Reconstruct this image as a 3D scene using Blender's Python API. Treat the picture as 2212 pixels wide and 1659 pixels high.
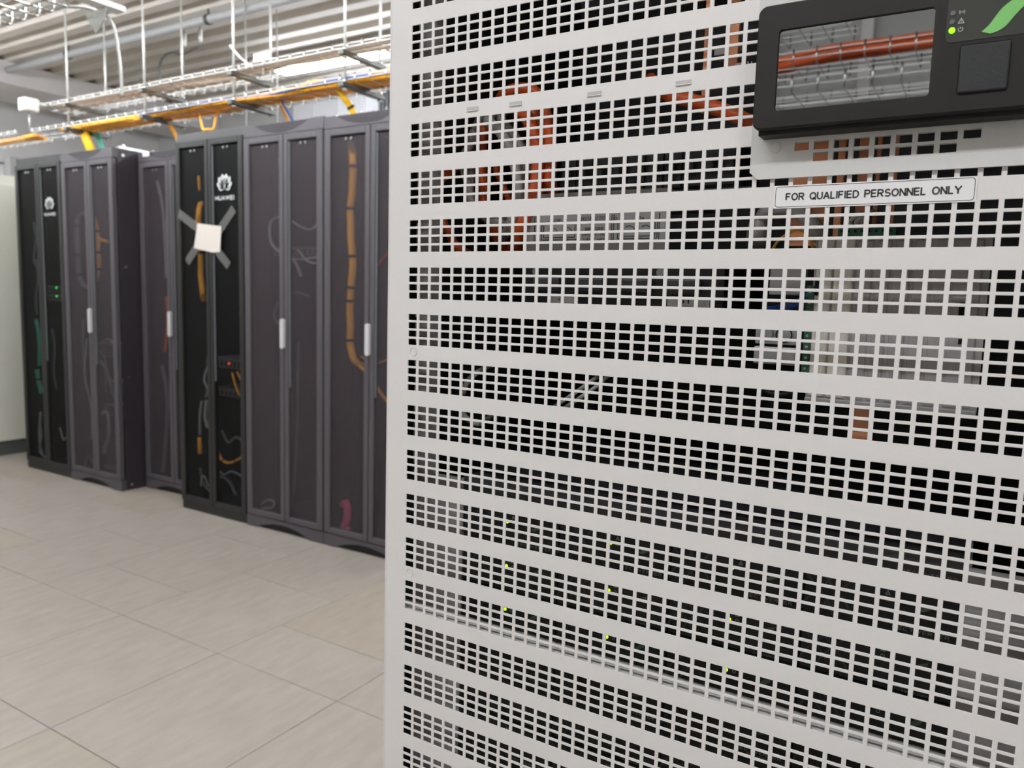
import bpy, bmesh, math, random
from mathutils import Vector, Matrix
random.seed(7)
for o in list(bpy.data.objects): bpy.data.objects.remove(o, do_unlink=True)
S = bpy.context.scene
COL = S.collection

# ------------------------------------------------------------------ camera
cam_d = bpy.data.cameras.new('camera'); cam = bpy.data.objects.new('camera', cam_d); COL.objects.link(cam)
cam_d.sensor_width = 36.0; cam_d.lens = 27.012; cam_d.clip_start = 0.02; cam_d.clip_end = 60
R_ = Vector((0.852487, 0.522003, 0.027899)); U_ = Vector((-0.081668, 0.080279, 0.993421)); F_ = Vector((-0.516329, 0.849157, -0.111068))
M = Matrix((( R_.x, U_.x, -F_.x, 0.47082), (R_.y, U_.y, -F_.y, -0.58572), (R_.z, U_.z, -F_.z, 1.335), (0, 0, 0, 1)))
cam.matrix_world = M
cam_d.dof.use_dof = True; cam_d.dof.focus_distance = 0.63; cam_d.dof.aperture_fstop = 11.0; cam_d.dof.aperture_blades = 0
S.camera = cam
# ------------------------------------------------------------------ world and exposure
W = bpy.data.worlds.new('world'); S.world = W; W.use_nodes = True
W.node_tree.nodes['Background'].inputs[0].default_value = (0.9, 0.93, 1.0, 1); W.node_tree.nodes['Background'].inputs[1].default_value = 0.05
S.view_settings.view_transform = 'Standard'; S.view_settings.look = 'None'; S.view_settings.gamma = 1.0
S.view_settings.use_curve_mapping = False; S.view_settings.exposure = 0.0
TUBE_STRENGTH = 75.0

# ------------------------------------------------------------------ materials
def srgb(c):
    return tuple(((v/255)/12.92 if v/255 <= .04045 else ((v/255+.055)/1.055)**2.4) for v in c)
MATS = {}
def mat(name, col, rough=.5, metal=0.0, noise=0.0, scale=20.0, bump=0.0, emit=None, estr=0.0, spec=.5, stretch=None, alpha=None, coat=0.0, lin=False):
    if name in MATS: return MATS[name]
    m = bpy.data.materials.new(name); m.use_nodes = True; nt = m.node_tree; b = nt.nodes['Principled BSDF']
    c = col if lin else srgb(col)
    b.inputs['Base Color'].default_value = (*c, 1); b.inputs['Roughness'].default_value = rough; b.inputs['Metallic'].default_value = metal
    b.inputs['Specular IOR Level'].default_value = spec; b.inputs['Coat Weight'].default_value = coat
    if noise or bump:
        tc = nt.nodes.new('ShaderNodeTexCoord'); mp = nt.nodes.new('ShaderNodeMapping'); nz = nt.nodes.new('ShaderNodeTexNoise')
        nz.inputs['Scale'].default_value = scale; nz.inputs['Detail'].default_value = 4
        if stretch: mp.inputs['Scale'].default_value = stretch
        nt.links.new(tc.outputs['Object'], mp.inputs[0]); nt.links.new(mp.outputs[0], nz.inputs['Vector'])
        if noise:
            mr = nt.nodes.new('ShaderNodeMapRange'); mr.inputs['From Min'].default_value = .3; mr.inputs['From Max'].default_value = .7
            mr.inputs['To Min'].default_value = 1-noise; mr.inputs['To Max'].default_value = 1+noise
            mx = nt.nodes.new('ShaderNodeVectorMath'); mx.operation = 'SCALE'; mx.inputs[0].default_value = c
            nt.links.new(nz.outputs['Fac'], mr.inputs[0]); nt.links.new(mr.outputs[0], mx.inputs['Scale']); nt.links.new(mx.outputs[0], b.inputs['Base Color'])
        if bump:
            bp = nt.nodes.new('ShaderNodeBump'); bp.inputs['Strength'].default_value = bump; bp.inputs['Distance'].default_value = .002
            nt.links.new(nz.outputs['Fac'], bp.inputs['Height']); nt.links.new(bp.outputs[0], b.inputs['Normal'])
    if emit:
        b.inputs['Emission Color'].default_value = (*srgb(emit), 1); b.inputs['Emission Strength'].default_value = estr
    if alpha is not None: b.inputs['Alpha'].default_value = alpha
    MATS[name] = m; return m

mat('panel_white', (222, 218, 214), .48, noise=.012, scale=400, bump=.04)
mat('panel_edge', (214, 210, 207), .45, noise=.01, scale=300)
mat('plate_grey', (206, 204, 200), .5, noise=.01, scale=400, bump=.03)
mat('bezel_black', (27, 23, 20), .5, spec=.3, noise=.06, scale=900, bump=.05)
mat('button_black', (26, 27, 28), .6, noise=.1, scale=500, bump=.1)
mat('indicator_plate', (50, 51, 46), .3)
mat('screen_glass', (138, 138, 137), .012, metal=1.0)
mat('lens_grey', (96, 97, 96), .4)
mat('icon_white', (190, 192, 190), .6)
mat('led_green', (120, 230, 20), .3, emit=(110, 255, 10), estr=3.0)
mat('led_yellow', (210, 235, 20), .3, emit=(190, 255, 0), estr=2.2)
mat('led_small_green', (40, 200, 60), .3, emit=(30, 255, 60), estr=2.5)
mat('led_red', (220, 60, 40), .3, emit=(255, 60, 30), estr=2.5)
mat('leaf_green', (118, 186, 100), .45)
mat('leaf_dim', (70, 84, 66), .6)
mat('sticker_white', (232, 230, 228), .5)
mat('print_dark', (60, 58, 58), .6)
mat('print_black', (25, 25, 26), .6)
mat('post_grey', (186, 183, 180), .5, noise=.03, scale=60)
mat('ear_grey', (172, 168, 165), .5, noise=.03, scale=60)
mat('hole_dark', (8, 8, 8), .8)
mat('inner_shade', (30, 29, 29), .7, noise=.1, scale=30)  # dark colour stands in for the little light inside the cabinet
mat('module_black', (16, 15, 15), .45, noise=.08, scale=300)
mat('module_line', (52, 50, 49), .6)
mat('module_print', (140, 139, 136), .6)
mat('header_grey', (60, 58, 60), .4)
mat('instr_grey', (176, 173, 170), .55, noise=.02, scale=80)
mat('orange_cable', (222, 92, 34), .45, noise=.04, scale=80)
mat('grey_cable', (176, 174, 168), .5, noise=.04, scale=80)
mat('white_wire', (200, 198, 192), .5)
mat('yellow_wire', (214, 160, 40), .5)
mat('blue_wire', (40, 80, 160), .5)
mat('black_wire', (28, 26, 26), .5)
mat('copper', (255, 176, 128), .32, metal=.2, noise=.05, scale=40)
mat('cover_cream', (255, 248, 232), .45, noise=.03, scale=30)
mat('cover_grey', (194, 189, 188), .5, noise=.03, scale=40)
mat('pcb_green', (52, 104, 78), .5, noise=.1, scale=200)
mat('metal_box', (182, 180, 178), .4, metal=.3, noise=.05, scale=60)
mat('steel', (190, 190, 188), .3, metal=1.0, noise=.05, scale=60)
mat('steel_bright', (225, 226, 222), .25, metal=1.0)
mat('galv', (200, 201, 196), .42, metal=.35, noise=.08, scale=50)
mat('galv_dark', (88, 88, 83), .45, metal=.5, noise=.08, scale=50)
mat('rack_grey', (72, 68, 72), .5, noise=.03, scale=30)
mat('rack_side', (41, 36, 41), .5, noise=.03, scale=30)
mat('rack_black', (27, 27, 26), .45, noise=.05, scale=30)
mat('rack_cap', (66, 66, 66), .5, noise=.03, scale=30)
mat('rack_inner', (20, 19, 20), .7)
mat('rail_black', (26, 26, 26), .6)
mat('handle_silver', (190, 188, 188), .35)
mat('paper', (206, 198, 188), .7, noise=.02, scale=60)
mat('logo_white', (196, 198, 196), .6)
mat('yellow_bundle', (250, 174, 34), .5, noise=.12, scale=30, stretch=(6, 6, .6))
mat('yellow_bright', (250, 196, 30), .5, noise=.1, scale=30)
mat('green_bundle', (64, 148, 128), .5, noise=.1, scale=40)
mat('rack_cable_grey', (150, 154, 154), .5, noise=.08, scale=40)
mat('rack_cable_dark', (96, 100, 102), .5, noise=.08, scale=40)
mat('pink_cable', (235, 90, 140), .5)
mat('cable_brown', (132, 122, 110), .6, noise=.1, scale=30)
mat('tie_black', (20, 20, 20), .6)
mat('device_grey', (84, 86, 86), .4, noise=.06, scale=30)
mat('wall_white', (222, 220, 218), .7, noise=.015, scale=6)
mat('wall_grey', (186, 187, 184), .7, noise=.02, scale=5)
mat('wall_back', (186, 186, 183), .7, noise=.03, scale=5)
mat('acu_panel', (204, 202, 188), .5, noise=.015, scale=4)
mat('acu_plinth', (72, 75, 72), .6)
mat('sheet_white', (236, 237, 240), .45, noise=.01, scale=10)
mat('louvre_dark', (104, 106, 108), .5)
mat('deck', (204, 198, 188), .6, noise=.04, scale=8)
mat('beam', (214, 209, 207), .65, noise=.03, scale=8)
mat('pipe_grey', (176, 178, 178), .45, noise=.04, scale=20)
mat('lamp_body', (236, 236, 234), .4)
mat('tube_light', (255, 255, 252), .4, emit=(244, 248, 255), estr=TUBE_STRENGTH)
mat('plastic_white', (236, 236, 230), .5)
mat('joint_dark', (92, 86, 80), .8)
for nm, c in (('tile_light', (147, 139, 130)), ('tile_mid', (145, 136, 126)), ('tile_grey', (147, 140, 131)), ('tile_tan', (146, 137, 125))):
    mat(nm, c, .45, noise=.075, scale=4.5, stretch=(6.0, 1.6, 1), bump=.02)

def mesh_glass(name, tint, density):
    m = bpy.data.materials.new(name); m.use_nodes = True; nt = m.node_tree; nt.nodes.clear()
    o = nt.nodes.new('ShaderNodeOutputMaterial'); mx = nt.nodes.new('ShaderNodeMixShader'); t = nt.nodes.new('ShaderNodeBsdfTransparent')
    p = nt.nodes.new('ShaderNodeBsdfPrincipled'); p.inputs['Base Color'].default_value = (*srgb(tint), 1); p.inputs['Roughness'].default_value = .5
    p.inputs['Specular IOR Level'].default_value = .3
    tc = nt.nodes.new('ShaderNodeTexCoord'); sp = nt.nodes.new('ShaderNodeTexNoise'); sp.inputs['Scale'].default_value = 4
    mr = nt.nodes.new('ShaderNodeMapRange'); mr.inputs['To Min'].default_value = density-.03; mr.inputs['To Max'].default_value = density+.03
    nt.links.new(tc.outputs['Object'], sp.inputs['Vector']); nt.links.new(sp.outputs['Fac'], mr.inputs[0])
    nt.links.new(mr.outputs[0], mx.inputs[0]); nt.links.new(t.outputs[0], mx.inputs[1]); nt.links.new(p.outputs[0], mx.inputs[2]); nt.links.new(mx.outputs[0], o.inputs[0])
    MATS[name] = m
mesh_glass('door_mesh_grey', (79, 72, 75), .36)
mesh_glass('door_mesh_black', (24, 24, 23), .30)
mesh_glass('clear_tape', (150, 150, 147), .22)

# ------------------------------------------------------------------ mesh helpers
class MB:
    def __init__(s): s.v = []; s.f = []; s.sm = []
    def add(s, vs, fs, smooth=False):
        n = len(s.v); s.v += [tuple(v) for v in vs]; s.f += [tuple(i+n for i in f) for f in fs]; s.sm += [smooth]*len(fs); return s
    def box(s, x0, x1, y0, y1, z0, z1, b=0.0):
        if b <= 0:
            return s.add([(x0,y0,z0),(x1,y0,z0),(x1,y1,z0),(x0,y1,z0),(x0,y0,z1),(x1,y0,z1),(x1,y1,z1),(x0,y1,z1)],
                [(0,3,2,1),(4,5,6,7),(0,1,5,4),(1,2,6,5),(2,3,7,6),(3,0,4,7)])
        bm = bmesh.new(); bmesh.ops.create_cube(bm, size=1)
        for v in bm.verts: v.co = ((x0+x1)/2+v.co.x*(x1-x0), (y0+y1)/2+v.co.y*(y1-y0), (z0+z1)/2+v.co.z*(z1-z0))
        bmesh.ops.bevel(bm, geom=bm.edges[:], offset=b, segments=2, affect='EDGES', profile=.5)
        bm.verts.index_update(); s.add([v.co[:] for v in bm.verts], [[v.index for v in f.verts] for f in bm.faces]); bm.free(); return s
    def prism(s, poly, axis, a, c):      # poly: 2D points, extruded along axis between a and c
        n = len(poly)
        def P(p, t): return {'x': (t, p[0], p[1]), 'y': (p[0], t, p[1]), 'z': (p[0], p[1], t)}[axis]
        vs = [P(p, a) for p in poly]+[P(p, c) for p in poly]
        fs = [tuple(range(n)), tuple(range(2*n-1, n-1, -1))]+[(i, i+n, (i+1) % n+n, (i+1) % n) for i in range(n)]
        return s.add(vs, fs)
    def tube(s, pts, r, n=8, cap=True):
        pts = [Vector(p) for p in pts]; vs = []; fs = []; up = Vector((0, 0, 1)); prev = None
        for i, p in enumerate(pts):
            t = (pts[min(i+1, len(pts)-1)]-pts[max(i-1, 0)]).normalized()
            if prev is None:
                u = t.cross(up);  u = t.cross(Vector((1, 0, 0))) if u.length < .05 else u
            else: u = prev-t*prev.dot(t)
            u.normalize(); prev = u; w = t.cross(u)
            rr = r[i] if isinstance(r, (list, tuple)) else r
            vs += [p+(u*math.cos(2*math.pi*k/n)+w*math.sin(2*math.pi*k/n))*rr for k in range(n)]
        m = len(pts)
        for i in range(m-1):
            for k in range(n): fs.append((i*n+k, i*n+(k+1) % n, (i+1)*n+(k+1) % n, (i+1)*n+k))
        s.add(vs, fs, True)
        if cap: s.add([], []); b = len(s.v)-len(vs); s.f += [tuple(b+k for k in range(n-1, -1, -1)), tuple(b+(m-1)*n+k for k in range(n))]; s.sm += [False, False]
        return s
    def disc(s, c, r, axis='y', n=16, h=.0006):      # short cylinder centred on c
        c = Vector(c); d = {'x': Vector((1,0,0)), 'y': Vector((0,1,0)), 'z': Vector((0,0,1))}[axis]
        return s.tube([c-d*h/2, c+d*h/2], r, n)
    def ring(s, c, r0, r1, n=20, h=.0004, a0=0, a1=2*math.pi, axis='y'):
        vs = []; fs = []; full = abs(a1-a0-2*math.pi) < 1e-6; k = n if full else n+1
        for i in range(k):
            a = a0+(a1-a0)*i/n
            for rr in (r0, r1):
                for y in (-h/2, h/2):
                    q = (rr*math.cos(a), rr*math.sin(a))
                    vs.append((c[0]+q[0], c[1]+y, c[2]+q[1]) if axis == 'y' else (c[0]+y, c[1]+q[0], c[2]+q[1]))
        for i in range(n):
            a = i*4; b = ((i+1) % k)*4
            fs += [(a, b, b+2, a+2), (a+1, a+3, b+3, b+1), (a, a+1, b+1, b), (a+2, b+2, b+3, a+3)]
        return s.add(vs, fs)
    def xf(s, fn): s.v = [tuple(fn(*v)) for v in s.v]; return s
    def mesh(s, name, m):
        me = bpy.data.meshes.new(name); me.from_pydata(s.v, [], s.f); me.materials.append(MATS[m])
        for p, q in zip(me.polygons, s.sm): p.use_smooth = q
        me.update(); return me
    def build(s, name, m, parent=None):
        o = bpy.data.objects.new(name, s.mesh(name, m)); COL.objects.link(o)
        if parent: attach(o, parent)
        return o
def attach(o, parent):
    o.parent = parent
    o.matrix_parent_inverse = WM(parent).inverted()
def WM(o):
    m = o.matrix_basis.copy()
    return m if o.parent is None else WM(o.parent) @ o.matrix_parent_inverse @ m
def empty(name, loc, label, cat, group=None):
    e = bpy.data.objects.new(name, None); COL.objects.link(e); e.location = loc; e.empty_display_size = .05
    return tag(e, label, cat, group)
def tag(o, label=None, cat=None, group=None, kind=None):
    if label: o['label'] = label
    if cat: o['category'] = cat
    if group: o['group'] = group
    if kind: o['kind'] = kind
    return o
def copy_tree(o, parent=None, off=(0, 0, 0)):
    c = o.copy(); COL.objects.link(c)
    if parent: mpi = o.matrix_parent_inverse.copy(); c.parent = parent; c.matrix_parent_inverse = mpi
    else: c.location = Vector(o.location)+Vector(off)
    for ch in [x for x in bpy.data.objects if x.parent == o]:
        copy_tree(ch, c)
    return c
def catmull(pts, n=6):
    P = [Vector(p) for p in pts]; P = [2*P[0]-P[1]]+P+[2*P[-1]-P[-2]]; out = []
    for i in range(1, len(P)-2):
        for k in range(n):
            t = k/n
            out.append(.5*((2*P[i])+(-P[i-1]+P[i+1])*t+(2*P[i-1]-5*P[i]+4*P[i+1]-P[i+2])*t*t+(-P[i-1]+3*P[i]-3*P[i+1]+P[i+2])*t**3))
    out.append(P[-2]); return out
def text_mb(txt, x0, x1, z0, z1, y, bold=0.0, h=.0003, spacing=1.0):   # lettering that faces -Y, fitted to a box
    cu = bpy.data.curves.new('lettering', 'FONT'); cu.body = txt; cu.size = 1; cu.offset = bold; cu.space_character = spacing; cu.resolution_u = 4
    ob = bpy.data.objects.new('lettering', cu); COL.objects.link(ob)
    me = bpy.data.meshes.new_from_object(ob.evaluated_get(bpy.context.evaluated_depsgraph_get()))
    vs = [v.co[:] for v in me.vertices]; fs = [tuple(p.vertices) for p in me.polygons]
    bpy.data.objects.remove(ob); bpy.data.curves.remove(cu); bpy.data.meshes.remove(me)
    ax = min(v[0] for v in vs); bx = max(v[0] for v in vs); az = min(v[1] for v in vs); bz = max(v[1] for v in vs)
    return MB().add([(x0+(v[0]-ax)/(bx-ax)*(x1-x0), y, z0+(v[1]-az)/(bz-az)*(z1-z0)) for v in vs], fs)
def arc(cx, cz, rx, rz, a0, a1, n=10):
    return [(cx+rx*math.cos(math.radians(a0+(a1-a0)*k/n)), cz+rz*math.sin(math.radians(a0+(a1-a0)*k/n))) for k in range(n+1)]
BOWL = [(0, 1), (.38, 1)]+arc(.38, .745, .27, .255, 90, -90)+[(0, .49)]
GL = {'F': (.60, [[(0, 0), (0, 1)], [(-.08, 1), (.62, 1)], [(0, .53), (.53, .53)]]), 'O': (.80, [arc(.40, .5, .40, .5, 0, 360, 20)]),
 'R': (.72, [[(0, -.08), (0, 1.08)], BOWL, [(.32, .49), (.68, -.06)]]), 'Q': (.80, [arc(.40, .5, .40, .5, 0, 360, 20), [(.46, .28), (.84, -.1)]]),
 'U': (.66, [[(0, 1.08), (0, .33)]+arc(.33, .33, .33, .33, 180, 360)+[(.66, 1.08)]]), 'A': (.74, [[(-.02, -.08), (.35, 1)], [(.39, 1), (.76, -.08)], [(.14, .32), (.60, .32)]]),
 'L': (.54, [[(0, 1.08), (0, 0)], [(-.08, 0), (.56, 0)]]), 'I': (.04, [[(.02, -.08), (.02, 1.08)]]), 'E': (.60, [[(0, 0), (0, 1)], [(-.08, 1), (.62, 1)], [(0, .52), (.58, .52)], [(-.08, 0), (.64, 0)]]),
 'D': (.68, [[(0, -.08), (0, 1.08)], [(0, 1), (.28, 1)]+arc(.28, .5, .40, .5, 90, -90)+[(0, 0)]]), 'P': (.64, [[(0, -.08), (0, 1.08)], BOWL]),
 'S': (.62, [arc(.31, .745, .29, .255, 25, 265, 12)[:-1]+arc(.31, .245, .31, .255, 90, -160, 12)]), 'N': (.66, [[(0, -.08), (0, 1.08)], [(0, 1), (.66, 0)], [(.66, -.08), (.66, 1.08)]]),
 'Y': (.72, [[(-.04, 1.06), (.36, .46)], [(.76, 1.06), (.36, .46)], [(.36, .52), (.36, -.08)]]), 'T': (.64, [[(.32, -.08), (.32, 1)], [(-.04, 1), (.68, 1)]]),
 'C': (.74, [arc(.40, .5, .40, .5, 48, 312, 18)]), 'B': (.66, [[(0, -.08), (0, 1.08)], BOWL, [(.30, .49), (.38, .49)]+arc(.38, .245, .28, .245, 90, -90)+[(0, 0)]]),
 'G': (.76, [arc(.40, .5, .40, .5, 48, 340, 18), [(.42, .42), (.80, .42)], [(.78, .46), (.78, .05)]]), 'W': (.98, [[(-.02, 1.06), (.24, 0)], [(.24, 0), (.49, 1)], [(.49, 1), (.74, 0)], [(.74, 0), (1.0, 1.06)]]),
 'H': (.66, [[(0, -.08), (0, 1.08)], [(.66, -.08), (.66, 1.08)], [(0, .52), (.66, .52)]]), 'V': (.70, [[(-.02, 1.06), (.35, 0)], [(.35, 0), (.72, 1.06)]]), 'M': (.78, [[(0, -.08), (0, 1.08)], [(0, 1), (.39, .1)], [(.39, .1), (.78, 1)], [(.78, -.08), (.78, 1.08)]])}
def stroke_text(txt, x0, x1, z0, z1, y, t=.16, gap=.30, h=.0002):
    adv = 0; strokes = []
    for ch in txt:
        if ch == ' ': adv += .38+gap; continue
        w, ss = GL[ch]
        strokes += [[(p[0]+adv, p[1]) for p in st] for st in ss]; adv += w+gap
    sx = (x1-x0)/(adv-gap); sz = (z1-z0); mb = MB(); tt = t/2*sz
    for st in strokes:
        P = [Vector((x0+p[0]*sx, z0+p[1]*sz)) for p in st]; n = len(P); L = []; Rr = []
        for i in range(n):
            d = (P[min(i+1, n-1)]-P[max(i-1, 0)]); d = d.normalized() if d.length > 1e-9 else (P[1]-P[0]).normalized()
            if (P[0]-P[-1]).length < 1e-7 and i in (0, n-1): d = (P[1]-P[-2]).normalized()
            nn = Vector((-d.y, d.x))*tt; L.append(P[i]+nn); Rr.append(P[i]-nn)
        mb.add([(p.x, y, p.y) for p in L]+[(p.x, y, p.y) for p in Rr], [(i, i+1, n+i+1, n+i) for i in range(n-1)])
    return mb
def rounded(x0, x1, z0, z1, r, n=5):
    out = []
    for cx, cz, a in ((x1-r, z1-r, 0), (x0+r, z1-r, 90), (x0+r, z0+r, 180), (x1-r, z0+r, 270)):
        for k in range(n+1):
            t = math.radians(a+90*k/n); out.append((cx+r*math.cos(t), cz+r*math.sin(t)))
    return out
def struct(o): o['kind'] = 'structure'; return o

# ================================================================== ROOM
XL, XR, YB, YF, ZC = -8.2, 3.2, -3.9, 5.3, 3.285
TS = .6; CX, CY = 0.4708, -0.5857
fl = MB().box(XL, XR, YB, YF, -.06, -.012).build('floor', 'joint_dark'); struct(fl)
gx0 = CX-3.855*TS; gy0 = CY+2.94*TS
tile_meshes = {}
tmats = ['tile_light', 'tile_mid', 'tile_grey', 'tile_tan']
def tile(x0, x1, y0, y1, m):
    x0, x1, y0, y1 = max(x0, XL), min(x1, XR), max(y0, YB), min(y1, YF)
    if x1-x0 < .02 or y1-y0 < .02: return
    g = .0012; key = (round(x1-x0, 3), round(y1-y0, 3), m)
    if key not in tile_meshes: tile_meshes[key] = MB().box(g, x1-x0-g, g, y1-y0-g, -.011, 0, .0008).mesh('floor_tile', m)
    o = bpy.data.objects.new('floor_tile', tile_meshes[key]); COL.objects.link(o); o.parent = fl; o.location = (x0, y0, 0)
ncol = range(int((XL-gx0)/TS)-1, int((XR-gx0)/TS)+1)
special = {(0, 2): 'tile_tan', (0, 1): 'tile_grey', (0, 0): 'tile_light', (1, -1): 'tile_tan', (0, -1): 'tile_tan'}
for c in ncol:
    x0 = gx0+c*TS; ys = [gy0+k*TS for k in range(-8, 1)]
    y = gy0+(TS/2 if c % 2 == 0 else TS)
    while y < YF+TS: ys.append(y); y += TS
    for k in range(len(ys)-1):
        rr = random.random(); m = 'tile_light' if rr < .4 else 'tile_mid' if rr < .62 else 'tile_grey' if rr < .86 else 'tile_tan'
        tile(x0, x0+TS, ys[k], ys[k+1], special.get((c, k-7), m))
struct(MB().box(XL-.1, XL, YB, YF, 0, ZC+.1).build('wall_left', 'wall_white'))
struct(MB().box(XR, XR+.1, YB, YF, 0, ZC+.1).build('wall_right', 'wall_white'))
struct(MB().box(XL-.1, XR+.1, YB-.1, YB, 0, ZC+.1).build('wall_front', 'wall_grey'))
wb = struct(MB().box(XL-.1, XR+.1, YF, YF+.1, 0, ZC+.1).build('wall_back', 'wall_back'))
# trapezoidal steel deck overhead, ribs along X
def deck(x0, x1, name):
    pitch = .205; prof = []; y = YB
    while y < YF:
        prof += [(y, ZC), (y+.085, ZC), (y+.110, ZC+.06), (y+.180, ZC+.06)]; y += pitch
    prof.append((min(y, YF+.1), ZC))
    d = MB()
    for a, b in zip(prof[:-1], prof[1:]):
        d.add([(x0, *a), (x1, *a), (x1, *b), (x0, *b)], [(0, 3, 2, 1)])
    d.add([(x0, YB, ZC+.09), (x1, YB, ZC+.09), (x1, YF, ZC+.09), (x0, YF, ZC+.09)], [(0, 1, 2, 3)])
    return struct(d.build(name, 'deck'))
deck(XL-.1, XR+.1, 'ceiling')
struct(MB().box(-7.85, -7.07, YB, YF, 3.10, ZC+.01, .01).build('trim_1', 'beam'))
# ribbed white sheet wall panels at the back, right of the grey wall
pm = MB().box(0, .29, YF-.03, YF-.001, 0, ZC-.01).prism([(.29, YF-.02), (.30, YF-.055), (.33, YF-.055), (.34, YF-.02)], 'z', 0, ZC-.01).mesh('sheet_panel', 'sheet_white')
x = -5.86
while x < XR-.2:
    o = bpy.data.objects.new('sheet_panel', pm); COL.objects.link(o); o.location = (x, 0, 0); attach(o, wb); x += .34

# ================================================================== LAMPS
def ceiling_lamp(x, y, z, label, L=1.2, wide=False):
    t = empty('ceiling_lamp', (x, y, z), label, 'lamp', 'twin tube ceiling lamps')
    prof = [(y-.05, z+.05), (y+.05, z+.05), (y+.09, z), (y-.09, z)] if wide else [(y-.022, z+.05), (y+.022, z+.05), (y+.026, z-.01), (y-.026, z-.01)]
    MB().prism(prof, 'x', x-L/2-.02, x+L/2+.02).build('lamp_body', 'lamp_body', t)
    for s in (-.055, .055):
        MB().tube([(x-L/2, y+s, z-.022), (x+L/2, y+s, z-.022)], .016, 8).build('tube', 'tube_light', t)
    for e in (-1, 1):
        MB().box(x+e*(L/2+.01)-.012, x+e*(L/2+.01)+.012, y-.075, y+.075, z-.042, z-.004, .003).build('end_cap', 'lamp_body', t)
        MB().tube([(x+e*L*.35, y, z+.05), (x+e*L*.35, y, ZC+.03)], .004, 6).build('hanger_rod', 'galv', t)
ords = ['first', 'second', 'third', 'fourth', 'fifth', 'sixth', 'seventh', 'eighth']
for k, x in enumerate((-4.15, -2.9, -1.65, -.4)):
    ceiling_lamp(x, 4.12, 3.2, f'glowing twin tube lamp over the far aisle, {ords[k]} of its row from the left', wide=True)
for k, x in enumerate((-7.5, -6.22, -4.94, -3.66, -2.38, -1.1, .18)):
    ceiling_lamp(x, 1.40, 3.0, f'twin tube lamp over the rack aisle above the photo, {ords[k]} from the left')
for k, x in enumerate((-3.6, -1.8, -.2, 1.4)):
    ceiling_lamp(x, -1.75, 3.1, f'twin tube lamp behind the viewer, {ords[k]} from the left')

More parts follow.
